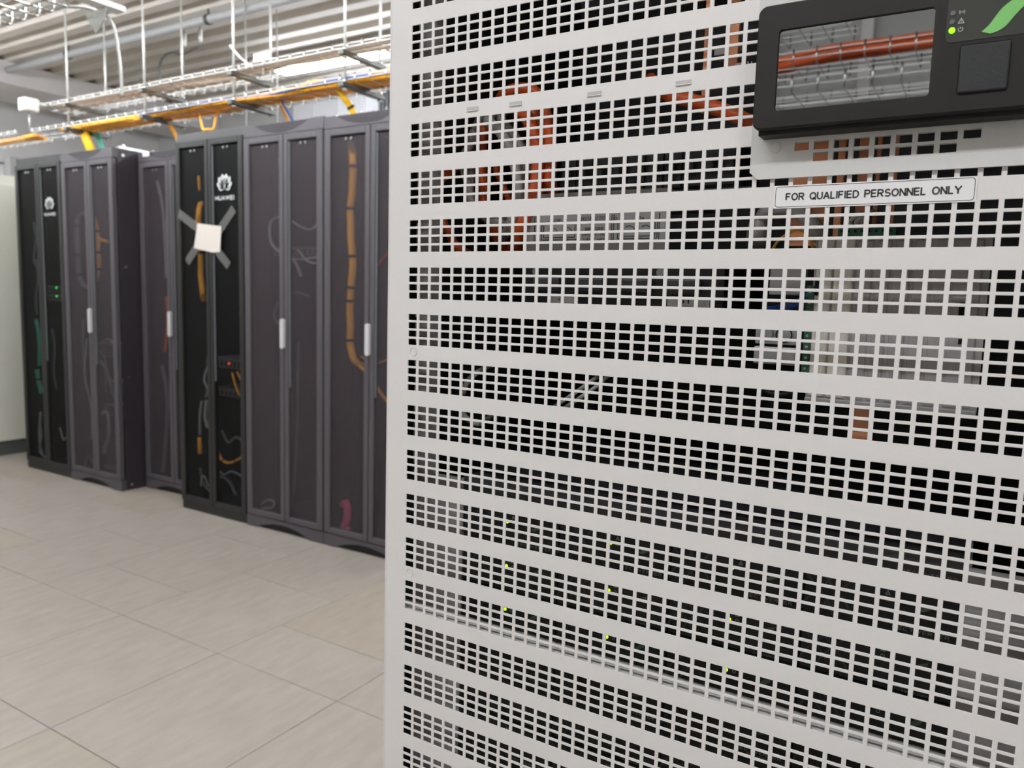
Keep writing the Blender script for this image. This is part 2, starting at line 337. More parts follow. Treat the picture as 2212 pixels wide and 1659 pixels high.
# ================================================================== EQUIPMENT RACKS
YR = 2.306
def arch_poly(x0, x1, zc, dz, n=14):
    return [(x0+(x1-x0)*k/n, zc+dz*(1-(2*k/n-1)**2)) for k in range(n+1)]
def make_rack(x0, x1, yf, H, style, label, depth=1.0, handle=True, cap=None):
    grey = style == 'grey'; fm = 'rack_grey' if grey else 'rack_black'; cx = (x0+x1)/2
    t = empty('server_rack', (cx, yf+depth/2, 0), label, 'rack', 'server racks along the far side of the aisle')
    x0 += .002; x1 -= .002
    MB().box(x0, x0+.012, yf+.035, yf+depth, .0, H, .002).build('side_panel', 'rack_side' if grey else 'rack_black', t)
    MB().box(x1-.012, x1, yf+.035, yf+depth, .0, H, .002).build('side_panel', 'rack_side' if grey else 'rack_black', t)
    MB().box(x0+.012, x1-.012, yf+depth-.012, yf+depth, .05, H-.012).build('back_panel', 'rack_inner', t)
    MB().box(x0+.012, x1-.012, yf+.035, yf+depth, H-.012, H).build('top_panel', fm, t)
    MB().box(x0+.012, x1-.012, yf+.035, yf+depth, .03, .05).build('base_plate', 'rack_inner', t)
    for xx in (x0+.055, x1-.095):
        MB().box(xx, xx+.04, yf+.16, yf+.20, .05, H-.012).build('rail', 'rail_black', t)
    if grey:
        a0, a1 = x0+.075, x1-.095
        top = arch_poly(a0, a1, H, -.055)[::-1]
        MB().prism([(x0, H-.06), (x1, H-.06), (x1, H)]+[(p[0], p[1]) for p in top]+[(x0, H)], 'y', yf, yf+.035).build('top_fascia', fm, t)
        MB().prism(arch_poly(a0, a1, H, -.055)[::-1], 'y', yf+.02, yf+.03).build('top_vent', 'rack_inner', t)
        sl = MB(); n = 30
        for k in range(1, n):
            f = k/n; xx = a0+(a1-a0)*f; d = .055*(1-(2*f-1)**2); sl.box(xx-.0035, xx+.0035, yf+.006, yf+.02, H-d, H)
        tag(sl.build('vent_slats', fm, t), kind='stuff')
        bot = arch_poly(a0, a1, 0, .045)
        MB().prism([(x0, 0)]+bot+[(x1, 0), (x1, .068), (x0, .068)], 'y', yf, yf+.035).build('base_fascia', fm, t)
        sl = MB(); sl.prism(arch_poly(a0, a1, 0.0005, .0445), 'y', yf+.02, yf+.03); tag(sl.build('base_vent', 'rack_inner', t), kind='stuff')
        dz0, dz1, st, mi = .072, H-.064, .042, .03
    else:
        MB().box(x0, x1, yf+.01, yf+.035, H-.045, H, .002).build('top_fascia', cap or 'rack_black', t)
        MB().box(x0, x1, yf+.006, yf+.035, .0, .055, .002).build('base_fascia', fm, t)
        dz0, dz1, st, mi = .058, H-.048, .036, .026
    for side in (-1, 1):
        xs = cx+(.012 if grey else .0)
        a, b = (x0+.004, xs-.003) if side < 0 else (xs+.003, x1-.004)
        la, lb = (a+st, b-mi) if side < 0 else (a+mi, b-st)
        d = MB()
        d.box(a, la, yf-.004, yf+.028, dz0, dz1, .003); d.box(lb, b, yf-.004, yf+.028, dz0, dz1, .003)
        d.box(la, lb, yf-.004, yf+.028, dz0, dz0+.03, .003); d.box(la, lb, yf-.004, yf+.028, dz1-.034, dz1, .003)
        dm = fm if grey else ('rack_cap' if False else 'rack_black')
        door = d.build('door', dm, t)
        MB().box(la, lb, yf+.008, yf+.0095, dz0+.03, dz1-.034).build('mesh_panel', 'door_mesh_grey' if grey else 'door_mesh_black', door)
        for e in (-.017, .017):
            MB().disc((la+(lb-la)*.5+e, yf+.006, dz1-.052), .007, 'y', 10, .006).build('bolt', 'steel', door)
        if side > 0:
            MB().box(la+.001, la+.009, yf+.002, yf+.007, dz0+.75, dz1-.04).build('edge_glint', 'rack_cable_dark', door)  # pale strip painted for the glint along the door edge perforation
            if handle:
                hx = a-.004
                h = MB().prism(rounded(hx-.013, hx+.013, 1.03, 1.19, .0125, 4), 'y', yf-.020, yf-.004).build('handle', 'handle_silver', door)
    return t
rA = make_rack(-5.445, -4.853, YR, 2.21, 'black', 'black mesh-door rack at the far left end of the row, emblem at its top', handle=False, cap='rack_black')
rB = make_rack(-4.853, -4.262, YR, 2.205, 'grey', 'grey purple rack beside the far left black rack, its right side panel bare')
rC = make_rack(-4.25, -3.650, 2.471, 2.195, 'grey', 'grey rack set back between two projecting racks, small white tag on top')
rD = make_rack(-3.637, -3.043, YR, 2.225, 'black', 'black mesh-door rack with a white paper taped over its doors', handle=False, cap='rack_cap')
rE = make_rack(-3.043, -2.438, YR, 2.218, 'grey', 'grey purple rack right of the black rack with the taped paper')
rF = make_rack(-2.438, -1.834, YR, 2.212, 'grey', 'grey purple rack partly hidden by the white cabinet, yellow bundle inside')
for z in (2.165, 1.463, .75, .035):
    MB().disc((-4.2635, YR+.072, z), .009, 'x', 10, .006).build('side_screw', 'steel', rB)
# emblem: eight petals and a word below
def emblem(cx, cz, w, y, parent):
    m = MB()
    for s in (-1, 1):
        for ang, ln, wd in ((9, 1.0, .44), (33, .96, .42), (59, .80, .36), (84, .52, .24)):
            a = math.radians(ang); n = 10; pts = []
            for k in range(n+1):
                u = k/n; pts.append((u*ln, wd*.5*math.sin(math.pi*u)**.8*(0.55+.75*u)))
            pts += [(u, -v) for u, v in pts[::-1][1:-1]]
            poly = [(cx+s*w*.5*(.05+(u*math.sin(a)+v*math.cos(a))), cz+w*.5*(u*math.cos(a)-v*math.sin(a))) for u, v in pts]
            if s < 0: poly = poly[::-1]
            m.prism(poly, 'y', y-.0015, y)
    e = m.build('emblem', 'logo_white', parent)
    stroke_text('HUAWEI', cx-w*.46, cx+w*.46, cz-w*.34, cz-w*.22, y-.001, .24).build('emblem_word', 'logo_white', parent)
emblem(-3.205, 1.895, .17, YR+.004, rD)
emblem(-5.012, 1.857, .15, YR+.004, rA)
MB().box(-4.19, -4.125, 2.464, 2.4695, 2.165, 2.195, .002).build('tag', 'plastic_white', rC)
# taped paper
note = empty('taped_paper', (-3.34, YR-.010, 1.63), 'white square paper crossed by clear tape on the black rack doors', 'paper')
MB().add([(-3.430, YR-.0085, 1.712), (-3.224, YR-.0085, 1.690), (-3.236, YR-.0085, 1.548), (-3.300, YR-.0085, 1.545), (-3.466, YR-.0085, 1.572),
          (-3.430, YR-.0070, 1.712), (-3.224, YR-.0070, 1.690), (-3.236, YR-.0070, 1.548), (-3.300, YR-.0070, 1.545), (-3.466, YR-.0070, 1.572)],
         [(0, 4, 3, 2, 1), (5, 6, 7, 8, 9), (0, 1, 6, 5), (1, 2, 7, 6), (2, 3, 8, 7), (3, 4, 9, 8), (4, 0, 5, 9)]).build('sheet', 'paper', note)
for p, q in (((-3.605, 1.775), (-3.41, 1.675)), ((-3.118, 1.785), (-3.245, 1.665)), ((-3.535, 1.490), (-3.43, 1.590)), ((-3.165, 1.470), (-3.285, 1.575))):
    d = Vector((q[0]-p[0], q[1]-p[1])).normalized(); nrm = Vector((-d.y, d.x))*.026
    MB().prism([(p[0]+nrm.x, p[1]+nrm.y), (p[0]-nrm.x, p[1]-nrm.y), (q[0]-nrm.x, q[1]-nrm.y), (q[0]+nrm.x, q[1]+nrm.y)], 'y', YR-.0066, YR-.0060).build('tape', 'clear_tape', note)

# cables inside the racks: (kind, radius, points, material, label, ties)
def cable(name, pts, r, m, label, group=None, n=6, ties=(), sides=8, strands=1):
    P = catmull(pts, n); mb = MB()
    if strands == 1: mb.tube(P, r, sides)
    else:
        for k in range(strands):
            a = 2*math.pi*k/strands; rr = r*.55; off = Vector((math.cos(a)*rr, math.sin(a)*rr*.7, math.sin(a)*rr*.25))
            mb.tube([p+off*(1+.12*math.sin(i*.9+k)) for i, p in enumerate(P)], r*.52, 6)
    if ties:
        t = empty(name, P[len(P)//2], label, 'cable', group); o = mb.build('cable_bundle', m, t)
        for f in ties:
            i = min(int(f*(len(P)-1)), len(P)-2); d = (P[i+1]-P[i]).normalized()
            MB().tube([P[i]-d*r*.35, P[i]+d*r*.35], r*1.16, 10).build('tie', 'tie_black', t)
        return t
    o = mb.build(name, m); tag(o, label, 'cable', group); return o
RC = [
 ('cable_bundle', .020, [(-2.40,2.46,2.13),(-2.3105,2.38,2.0182),(-2.3096,2.38,1.881),(-2.3247,2.38,1.7664),(-2.3208,2.38,1.6502),(-2.3069,2.38,1.4629),(-2.322,2.38,1.3211),(-2.3211,2.38,1.1782),(-2.3171,2.38,1.0585),(-2.2845,2.38,.9883),(-2.26,2.44,.95)], 'yellow_bundle', 'thick yellow fibre bundle with black ties in the rack next to the white cabinet', (.14,.3,.47,.58,.63,.78), 7),
 ('cable', .008, [(-2.2619,2.38,.9658),(-2.1825,2.38,.919),(-2.1196,2.38,.8456),(-2.0576,2.38,.7873)], 'yellow_bundle', 'thin yellow lead sloping down right below the thick yellow bundle', (), 1),
 ('cable', .004, [(-2.2464,2.38,1.0148),(-2.1675,2.38,.9842),(-2.0907,2.38,1.0012),(-2.0457,2.38,1.0275)], 'yellow_bundle', 'thin yellow lead curving right at the foot of the thick yellow bundle', (), 1),
 ('cable', .005, [(-2.1722,2.38,1.4404),(-2.142,2.38,1.4751),(-2.0971,2.38,1.5208),(-2.0528,2.38,1.5546)], 'orange_cable', 'orange lead rising right in the rack next to the white cabinet', (), 1),
 ('cable_bundle', .017, [(-3.575,2.43,1.85),(-3.5247,2.38,1.7958),(-3.5311,2.38,1.7154),(-3.5141,2.38,1.5531),(-3.5174,2.38,1.4309),(-3.5033,2.38,1.3163),(-3.56,2.43,1.27)], 'yellow_bundle', 'yellow fibre bundle hanging behind the taped paper', (.5,), 6),
 ('cable', .007, [(-3.5235,2.38,1.9958),(-3.5173,2.38,1.9104)], 'yellow_bundle', 'short yellow strand above the bundle behind the taped paper', (), 1),
 ('cable', .010, [(-3.3898,2.38,.3704),(-3.3485,2.38,.325),(-3.2859,2.38,.3138),(-3.2029,2.38,.3474),(-3.1619,2.38,.3722)], 'yellow_bundle', 'sagging orange loop low in the black rack with the paper', (.3,.7), 3),
 ('cable', .012, [(-3.557,2.38,.4351),(-3.5553,2.38,.3346)], 'yellow_bundle', 'short upright yellow strand low on the left in the black rack with the paper', (), 1),
 ('cable', .012, [(-3.4812,2.38,.6707),(-3.4967,2.38,.5703),(-3.4724,2.38,.502)], 'rack_cable_grey', 'thick grey cable beside the door gap of the rack with the paper', (), 1),
 ('cable', .008, [(-3.5301,2.38,.66),(-3.5491,2.38,.56),(-3.5522,2.38,.45)], 'rack_cable_grey', 'thin grey cable left of the thick grey one in the rack with the paper', (), 1),
 ('cable', .008, [(-3.5576,2.38,.2475),(-3.5249,2.38,.1509),(-3.4471,2.38,.1195),(-3.372,2.38,.2168),(-3.2881,2.38,.2009),(-3.2273,2.38,.1259)], 'rack_cable_dark', 'dark grey cable snaking over the floor of the rack with the paper', (), 1),
 ('cable', .005, [(-3.2467,2.38,.8565),(-3.2235,2.38,.7903),(-3.1842,2.38,.7257)], 'yellow_bundle', 'longer of two yellow leads hanging under the lit device', (), 1),
 ('cable', .005, [(-3.206,2.38,.8649),(-3.1824,2.38,.8342),(-3.165,2.38,.80)], 'yellow_bundle', 'shorter of two yellow leads hanging under the lit device', (), 1),
 ('cable', .008, [(-2.8213,2.38,1.7471),(-2.9127,2.38,1.7124),(-2.9137,2.38,1.6121),(-2.841,2.38,1.5486),(-2.7158,2.38,1.5107),(-2.5432,2.38,1.5225)], 'rack_cable_grey', 'pale cable looping left across the door gap, mid height', (), 3),
 ('cable', .008, [(-2.7856,2.38,1.7337),(-2.6801,2.38,1.6819),(-2.6042,2.38,1.6681),(-2.5432,2.38,1.7026)], 'rack_cable_grey', 'pale cable sagging right above the big loop', (), 2),
 ('cable', .008, [(-2.7797,2.38,1.5358),(-2.716,2.38,1.486),(-2.681,2.38,1.4195)], 'rack_cable_grey', 'pale cable end hanging below the big loop', (), 1),
 ('cable', .006, [(-2.7884,2.38,1.3106),(-2.7167,2.38,1.3321),(-2.6186,2.38,1.3144)], 'rack_cable_dark', 'small grey arc of cable above the right rack handle', (), 1),
 ('cable', .006, [(-2.8616,2.38,1.2708),(-2.8918,2.38,1.206),(-2.8626,2.38,1.1558)], 'rack_cable_dark', 'small grey arc of cable left of the rack handle', (), 1),
 ('cable', .006, [(-3.01,2.38,.1086),(-2.9478,2.38,.1434),(-2.9018,2.38,.1374),(-2.9174,2.38,.1049),(-2.9873,2.38,.0876),(-3.02,2.38,.075)], 'rack_cable_grey', 'pale cable loop lying on the floor of a grey rack', (), 1),
 ('cable', .006, [(-2.7001,2.38,1.0619),(-2.7084,2.38,.7815),(-2.7206,2.38,.4959),(-2.74,2.38,.2569),(-2.78,2.38,.089)], 'rack_cable_dark', 'long straight grey cable hanging to the bottom of a grey rack', (), 1),
 ('cable_bundle', .020, [(-4.6989,2.38,1.8269),(-4.7953,2.38,1.7934),(-4.812,2.38,1.7019),(-4.812,2.38,1.5465),(-4.81,2.38,1.4216),(-4.7609,2.38,1.3442),(-4.6957,2.38,1.3234)], 'rack_cable_dark', 'teal grey cable loop with ties, left half of the oval', (.3,.52,.7), 5),
 ('cable_bundle', .018, [(-4.6244,2.38,1.8033),(-4.5768,2.38,1.6965),(-4.5737,2.38,1.5603),(-4.5796,2.38,1.4538),(-4.6229,2.38,1.3554)], 'yellow_bundle', 'orange cable bundle with ties, right half of the oval', (.25,.5,.78), 5),
 ('cable', .012, [(-4.5794,2.38,1.6512),(-4.5007,2.38,1.635),(-4.4643,2.38,1.6284)], 'yellow_bundle', 'short orange branch pointing right from the oval loop', (), 1),
 ('cable', .012, [(-4.7752,2.38,1.1084),(-4.7886,2.38,.8857),(-4.7775,2.38,.6944),(-4.7606,2.38,.5994)], 'rack_cable_dark', 'grey cable hanging below the oval loop at the left', (), 2),
 ('cable', .008, [(-4.6472,2.38,.9256),(-4.5418,2.38,.8694),(-4.5215,2.38,.746),(-4.4712,2.38,.6875)], 'rack_cable_dark', 'grey cable bending right below the far rack handle', (), 3),
 ('cable', .010, [(-4.6188,2.38,.4527),(-4.5349,2.38,.4931),(-4.5145,2.38,.3686),(-4.5777,2.38,.201)], 'rack_cable_grey', 'pale hooked cable low behind the right door of the far grey rack', (), 1),
 ('cable', .006, [(-4.82,2.38,.0722),(-4.7753,2.38,.1588),(-4.6928,2.38,.1208),(-4.5007,2.38,.1151)], 'rack_cable_dark', 'grey cable lying on the floor of the far grey rack', (), 1),
 ('cable', .015, [(-5.3829,2.38,1.0852),(-5.3527,2.38,.9861),(-5.3503,2.38,.8519),(-5.3643,2.38,.7497)], 'green_bundle', 'upper green cable bundle in the far left black rack', (), 3),
 ('cable', .018, [(-5.3935,2.38,.72),(-5.3784,2.38,.6468),(-5.348,2.38,.5472)], 'green_bundle', 'lower green cable bundle in the far left black rack', (.5,), 3),
 ('cable', .010, [(-5.3498,2.38,1.5164),(-5.3349,2.38,1.3851),(-5.3701,2.38,1.2523),(-5.3677,2.38,1.1192)], 'rack_cable_dark', 'grey teal cable above the green bundles in the far left rack', (), 2),
 ('cable', .012, [(-5.3711,2.38,.4082),(-5.4,2.38,.2664),(-5.4,2.38,.1613),(-5.3715,2.38,.0825)], 'rack_cable_grey', 'pale cable at the bottom left of the far left black rack', (), 2),
 ('cable', .010, [(-5.177,2.38,1.0274),(-5.1499,2.38,.897),(-5.1738,2.38,.7297),(-5.1465,2.38,.5985)], 'rack_cable_dark', 'wavy dark cable behind the right door of the far left black rack', (), 2),
 ('cable', .012, [(-4.113,2.56,1.2836),(-4.1096,2.56,1.1018),(-4.1459,2.56,.9163)], 'orange_cable', 'dull orange cable in the set back rack', (), 2),
 ('cable', .010, [(-4.1836,2.56,2.0302),(-4.1316,2.56,1.851),(-4.1121,2.56,1.5837),(-4.1087,2.56,1.4042)], 'rack_cable_grey', 'grey cable high in the set back rack', (), 1),
 ('cable', .012, [(-4.1792,2.56,.8214),(-4.127,2.56,.608),(-4.1583,2.56,.2905),(-4.1958,2.56,.0942)], 'rack_cable_dark', 'grey cable hanging to the floor of the set back rack', (), 1),
]
for nm, r, pts, m, lab, ties, st in RC:
    cable(nm, pts, r, m, lab, 'cables inside the racks', ties=ties, strands=st)
RX = [  # loose grey leads: start, sag and end points
 ('rack_cable_grey', .006, [(-5.40,2.39,.30),(-5.36,2.37,.22),(-5.39,2.37,.12),(-5.33,2.38,.07)], 'pale kinked lead at the very bottom left of the far left rack'),
 ('rack_cable_dark', .007, [(-5.38,2.39,1.78),(-5.34,2.38,1.66),(-5.38,2.38,1.52),(-5.33,2.38,1.45)], 'dim lead high on the left in the far left rack'),
 ('rack_cable_grey', .005, [(-5.12,2.38,.32),(-5.06,2.37,.24),(-5.00,2.37,.27),(-4.95,2.38,.20)], 'pale short lead low on the right in the far left rack'),
 ('rack_cable_grey', .006, [(-4.66,2.39,1.02),(-4.58,2.37,.95),(-4.47,2.37,.99),(-4.38,2.38,.93)], 'pale sagging lead under the far rack handle'),
 ('rack_cable_dark', .009, [(-4.60,2.39,.83),(-4.50,2.37,.78),(-4.42,2.37,.60),(-4.35,2.38,.56)], 'grey thick lead bending down in the far grey rack'),
 ('rack_cable_grey', .005, [(-4.74,2.38,.98),(-4.76,2.37,.74),(-4.70,2.37,.50),(-4.73,2.38,.28)], 'long pale lead left of the door gap in the far grey rack'),
 ('rack_cable_grey', .006, [(-3.48,2.39,.88),(-3.49,2.37,.80),(-3.46,2.37,.74),(-3.49,2.38,.69)], 'pale short lead beside the door gap below the lit device'),
 ('rack_cable_dark', .007, [(-3.36,2.39,.50),(-3.28,2.37,.44),(-3.20,2.37,.48),(-3.11,2.38,.42)], 'dark tangle lead above the orange loop in the rack with the paper'),
 ('rack_cable_grey', .004, [(-3.42,2.39,.28),(-3.33,2.37,.24),(-3.24,2.37,.27),(-3.12,2.38,.23)], 'thin pale lead below the orange loop in the rack with the paper'),
 ('rack_cable_grey', .005, [(-3.55,2.38,.13),(-3.53,2.37,.19),(-3.50,2.37,.20),(-3.48,2.38,.14)], 'small white hook of cable at the bottom left of the rack with the paper'),
 ('rack_cable_dark', .006, [(-2.86,2.39,2.05),(-2.82,2.38,1.93),(-2.77,2.38,1.82),(-2.76,2.38,1.76)], 'dim lead slanting down from the top of a grey rack'),
 ('rack_cable_grey', .005, [(-2.70,2.38,1.56),(-2.62,2.37,1.50),(-2.52,2.37,1.49),(-2.48,2.38,1.51)], 'pale lead under the big loop, running to the right'),
 ('yellow_bundle', .006, [(-2.20,2.39,1.62),(-2.22,2.38,1.50),(-2.20,2.38,1.38),(-2.19,2.38,1.30)], 'faint orange lead right of the thick yellow bundle'),
]
for m_, r_, p_, l_ in RX: cable('cable', p_, r_, m_, l_, 'cables inside the racks')
cable('pink_cable', [(-2.385,2.40,.205),(-2.355,2.39,.222),(-2.345,2.39,.16),(-2.355,2.39,.11),(-2.37,2.39,.085),(-2.34,2.39,.08)], .024, 'pink_cable', 'bright pink coiled cable at the bottom of the rack beside the white cabinet', None, strands=4)
def device(x0, x1, y0, z0, z1, label, leds, lm):
    t = empty('network_device', ((x0+x1)/2, y0+.15, z0), label, 'network device', 'devices mounted in the racks')
    MB().box(x0, x1, y0, y0+.3, z0, z1, .002).build('case', 'device_grey', t)
    pm = MB()
    for k in range(10): pm.box(x0+.02+k*(x1-x0-.05)/10, x0+.02+(k+.65)*(x1-x0-.05)/10, y0-.0012, y0, z0+.008, z1-.012)
    tag(pm.build('ports', 'rail_black', t), kind='stuff')
    for x, z in leds: MB().disc((x, y0-.002, z), .006, 'y', 10, .004).build('led', lm, t)
device(-5.33, -4.90, YR+.12, 1.285, 1.330, 'rack device with a green light, upper of the pair in the far left rack', [(-5.18, 1.318)], 'led_small_green')
device(-5.33, -4.90, YR+.12, 1.225, 1.270, 'rack device with a green light, lower of the pair in the far left rack', [(-5.18, 1.258)], 'led_small_green')
device(-4.62, -4.33, YR+.12, .86, .96, 'patch panel below the far rack handle, upper of three', [], 'led_red')
device(-4.62, -4.33, YR+.12, .62, .70, 'patch panel below the far rack handle, middle of three', [], 'led_red')
device(-4.62, -4.33, YR+.12, .46, .54, 'patch panel below the far rack handle, lowest of three', [], 'led_red')
device(-3.52, -3.09, YR+.13, .70, .745, 'dark shelf unit below the lit device in the rack with the paper', [], 'led_red')
device(-3.52, -3.09, YR+.10, .875, .93, 'rack device with a red light behind the black rack doors', [(-3.305, .905)], 'led_red')
device(-2.96, -2.50, YR+.14, 1.535, 1.58, 'rack device with a small red light in a grey rack', [(-2.61, 1.56)], 'led_red')

# ================================================================== CABLE TRAYS OVERHEAD
def cable_tray(x0, x1, y0, y1, zb, h, label, wire=.0018, m='galv'):
    t = empty('cable_tray', ((x0+x1)/2, (y0+y1)/2, zb), label, 'cable tray', 'wire mesh cable trays')
    for y, z in ((y0, zb+h), (y0, zb+h*.45), (y1, zb+h), (y1, zb+h*.45)):
        MB().box(x0, x1, y-wire, y+wire, z-wire, z+wire).build('long_wire', m, t)
    k = 0; n = max(2, round((y1-y0)/.075))
    for k in range(1, n):
        y = y0+(y1-y0)*k/n; MB().box(x0, x1, y-wire, y+wire, zb-wire, zb+wire).build('long_wire', m, t)
    proto = MB().tube([(0, y0-.004, zb+h+.014), (0, y0-.004, zb+.004), (0, y0+.004, zb-.005), (0, y1-.004, zb-.005), (0, y1+.004, zb+.004), (0, y1+.004, zb+h+.014)], [wire*2.3, wire*2.0, wire, wire, wire*2.0, wire*2.3], 6).mesh('cross_wire', 'steel_bright')
    x = x0+.03
    while x < x1:
        o = bpy.data.objects.new('cross_wire', proto); COL.objects.link(o); o.location = (x, 0, 0); attach(o, t); x += .1
    return t
YT = 2.339
cable_tray(-5.15, -1.2, YT+.012, YT+.235, 2.532, .030, 'empty upper wire mesh tray of the pair above the racks')
cable_tray(-5.30, -1.2, YT+.012, YT+.235, 2.378, .030, 'lower wire mesh tray above the racks, carrying yellow cables')
cable_tray(-7.6, -2.40, .70, 1.057, 2.348, .05, 'wire mesh tray crossing the top left corner over the aisle', .003)
cable_tray(-8.0, -5.55, YT+.05, YT+.30, 2.40, .03, 'far wire mesh tray beyond the left end of the tray pair')
cable_tray(-4.2, -1.0, 3.05, 3.30, 2.40, .03, 'wire mesh tray running behind the tray pair, above rack backs')
def hanger(x, label):
    t = empty('tray_hanger', (x, YT+.13, 2.36), label, 'hanger', 'trapeze hangers of the tray pair')
    for y in (YT, YT+.26):
        MB().tube([(x, y, 2.34), (x, y, ZC+.03)], .0065, 8).build('rod', 'galv', t)
        for z in (2.345, 2.382, 2.497, 2.536): MB().tube([(x, y, z-.006), (x, y, z+.006)], .013, 6).build('nut', 'steel_bright', t)
    for z in (2.362, 2.515):
        MB().box(x-.018, x+.018, YT-.03, YT+.285, z-.011, z+.011, .002).build('crossbar', 'galv_dark', t)
for k, x in enumerate((-3.9, -1.4)):
    t = empty('tray_hanger', (x, 3.18, 2.38), f'rod hanger of the tray behind the pair, {"left" if k == 0 else "right"} one', 'hanger')
    for y in (3.04, 3.31): MB().tube([(x, y, 2.38), (x, y, ZC+.03)], .005, 8).build('rod', 'galv', t)
    MB().box(x-.015, x+.015, 3.02, 3.33, 2.375, 2.3935, .002).build('crossbar', 'galv_dark', t)
for k, x in enumerate((-4.795, -3.962, -3.154, -2.328)):
    hanger(x, f'threaded rod trapeze holding the tray pair, {ords[k]} from the left')
hx = empty('cable_tie_strip', (-3.02, YT, 2.6), 'white plastic strip leaning from a hanger rod to the upper tray', 'strip')
MB().tube([(-3.165, YT-.012, 2.665), (-3.10, YT-.006, 2.60), (-3.02, YT+.015, 2.535)], .006, 6).build('strip', 'plastic_white', hx)
tagbox = empty('tray_tag', (-3.17, YT+.25, 2.60), 'white rectangular tag hung on the rod left of the far lamps', 'tag')
MB().box(-3.055, -2.92, YT+.05, YT+.056, 2.578, 2.622, .004).build('plate', 'plastic_white', tagbox)
MB().tube([(-2.985, YT+.058, 2.50), (-2.985, YT+.058, 2.60)], .004, 6).build('stem', 'galv', tagbox)
sens = empty('sensor_box', (-5.12, YT-.10, 2.49), 'white sensor box with a small yellow dot at the left tray end', 'sensor')
MB().box(-5.172, -5.080, YT-.13, YT-.03, 2.490, 2.578, .012).build('case', 'plastic_white', sens)
MB().disc((-5.11, YT-.131, 2.512), .008, 'y', 10, .003).build('dot', 'yellow_bright', sens)
MB().tube([(-5.125, YT-.08, 2.49), (-5.125, YT-.08, 2.36)], .005, 6).build('stem', 'galv', sens)
MB().box(-5.150, -5.090, YT-.032, YT+.016, 2.545, 2.5605).build('arm', 'galv', sens)
# yellow fibre run in the lower tray and its drops into the racks
def bundle_run(name, pts, r, m, label, k, spread, n=6):
    P = catmull(pts, n); mb = MB()
    for j in range(k):
        a = random.uniform(-1, 1)*spread; b = random.uniform(0, 1)*spread*.25; ph = random.random()*6
        mb.tube([p+Vector((0, a+.008*math.sin(i*.5+ph), b+.004*math.sin(i*.7+ph))) for i, p in enumerate(P)], r*random.uniform(.8, 1.15), 6)
    return tag(mb.build(name, m), label, 'cable', 'cables in the overhead trays')
bundle_run('fibre_run', [(-5.0, 2.47, 2.384), (-4.2, 2.47, 2.384), (-3.6, 2.47, 2.386), (-3.0, 2.465, 2.388), (-2.4, 2.46, 2.388), (-1.9, 2.46, 2.388), (-1.2, 2.46, 2.388)], .012, 'yellow_bundle', 'broad orange yellow fibre run lying in the lower tray', 9, .065)
bundle_run('fibre_run', [(-3.3, 2.50, 2.392), (-2.95, 2.47, 2.405), (-2.75, 2.47, 2.418), (-2.6, 2.47, 2.425), (-2.35, 2.47, 2.410), (-2.1, 2.47, 2.424), (-1.8, 2.46, 2.412), (-1.2, 2.46, 2.40)], .009, 'yellow_bright', 'bright yellow fibre strands heaped on the orange run', 5, .04)
bundle_run('data_cable', [(-4.1, YT+.05, 2.40), (-3.5, YT+.05, 2.402), (-3.0, YT+.06, 2.398), (-2.4, YT+.05, 2.402), (-1.2, YT+.05, 2.40)], .006, 'blue_wire', 'blue grey data cable along the front of the lower tray', 2, .01)
bundle_run('fibre_run', [(-7.9, 2.50, 2.41), (-6.8, 2.50, 2.41), (-5.9, 2.50, 2.405), (-5.45, 2.48, 2.395)], .012, 'yellow_bundle', 'yellow cable run in the far left tray', 4, .05)
bundle_run('cable_run', [(-5.1, 2.46, 2.548), (-4.2, 2.46, 2.546), (-3.4, 2.46, 2.546), (-2.7, 2.46, 2.55), (-1.2, 2.46, 2.55)], .007, 'cable_brown', 'thin beige cables lying in the upper tray', 4, .08)
cable('fibre_drop', [(-4.86, 2.47, 2.40), (-4.80, 2.44, 2.36), (-4.765, 2.45, 2.29), (-4.76, 2.47, 2.21)], .030, 'yellow_bright', 'thick yellow drop going into the far grey rack', 'cable drops into the racks', strands=6)
cable('cable_drop', [(-4.84, 2.50, 2.39), (-4.74, 2.50, 2.35), (-4.70, 2.50, 2.28), (-4.69, 2.52, 2.21)], .020, 'green_bundle', 'green drop beside the thick yellow one at the far grey rack', 'cable drops into the racks', strands=3)
cable('fibre_drop', [(-4.02, 2.48, 2.385), (-3.96, 2.50, 2.35), (-3.935, 2.53, 2.28), (-3.92, 2.56, 2.20)], .012, 'yellow_bundle', 'yellow drop going into the set back rack', 'cable drops into the racks', strands=3)
cable('fibre_drop', [(-3.60, 2.45, 2.385), (-3.575, 2.44, 2.33), (-3.555, 2.44, 2.275), (-3.52, 2.44, 2.272), (-3.475, 2.45, 2.275), (-3.47, 2.46, 2.33), (-3.465, 2.48, 2.38)], .007, 'yellow_bundle', 'thin yellow loop dangling under the lower tray by the black rack', 'cable drops into the racks', strands=1)
cable('fibre_drop', [(-2.98, 2.50, 2.385), (-2.965, 2.53, 2.33), (-2.95, 2.55, 2.27), (-2.94, 2.56, 2.21)], .009, 'yellow_bundle', 'slim yellow drop beside the dark blue cable', 'cable drops into the racks', strands=2)
cable('data_drop', [(-2.80, 2.44, 2.415), (-2.86, 2.44, 2.40), (-2.90, 2.46, 2.36), (-2.885, 2.50, 2.30), (-2.87, 2.55, 2.215)], .006, 'blue_wire', 'dark blue cable arching out of the lower tray into a rack', 'cable drops into the racks', strands=1)
cable('fibre_drop', [(-2.49, 2.45, 2.40), (-2.455, 2.46, 2.35), (-2.43, 2.50, 2.29), (-2.42, 2.52, 2.215)], .018, 'yellow_bright', 'bright yellow drop with a black band into the rack beside the white cabinet', 'cable drops into the racks', strands=5, ties=(.62,))
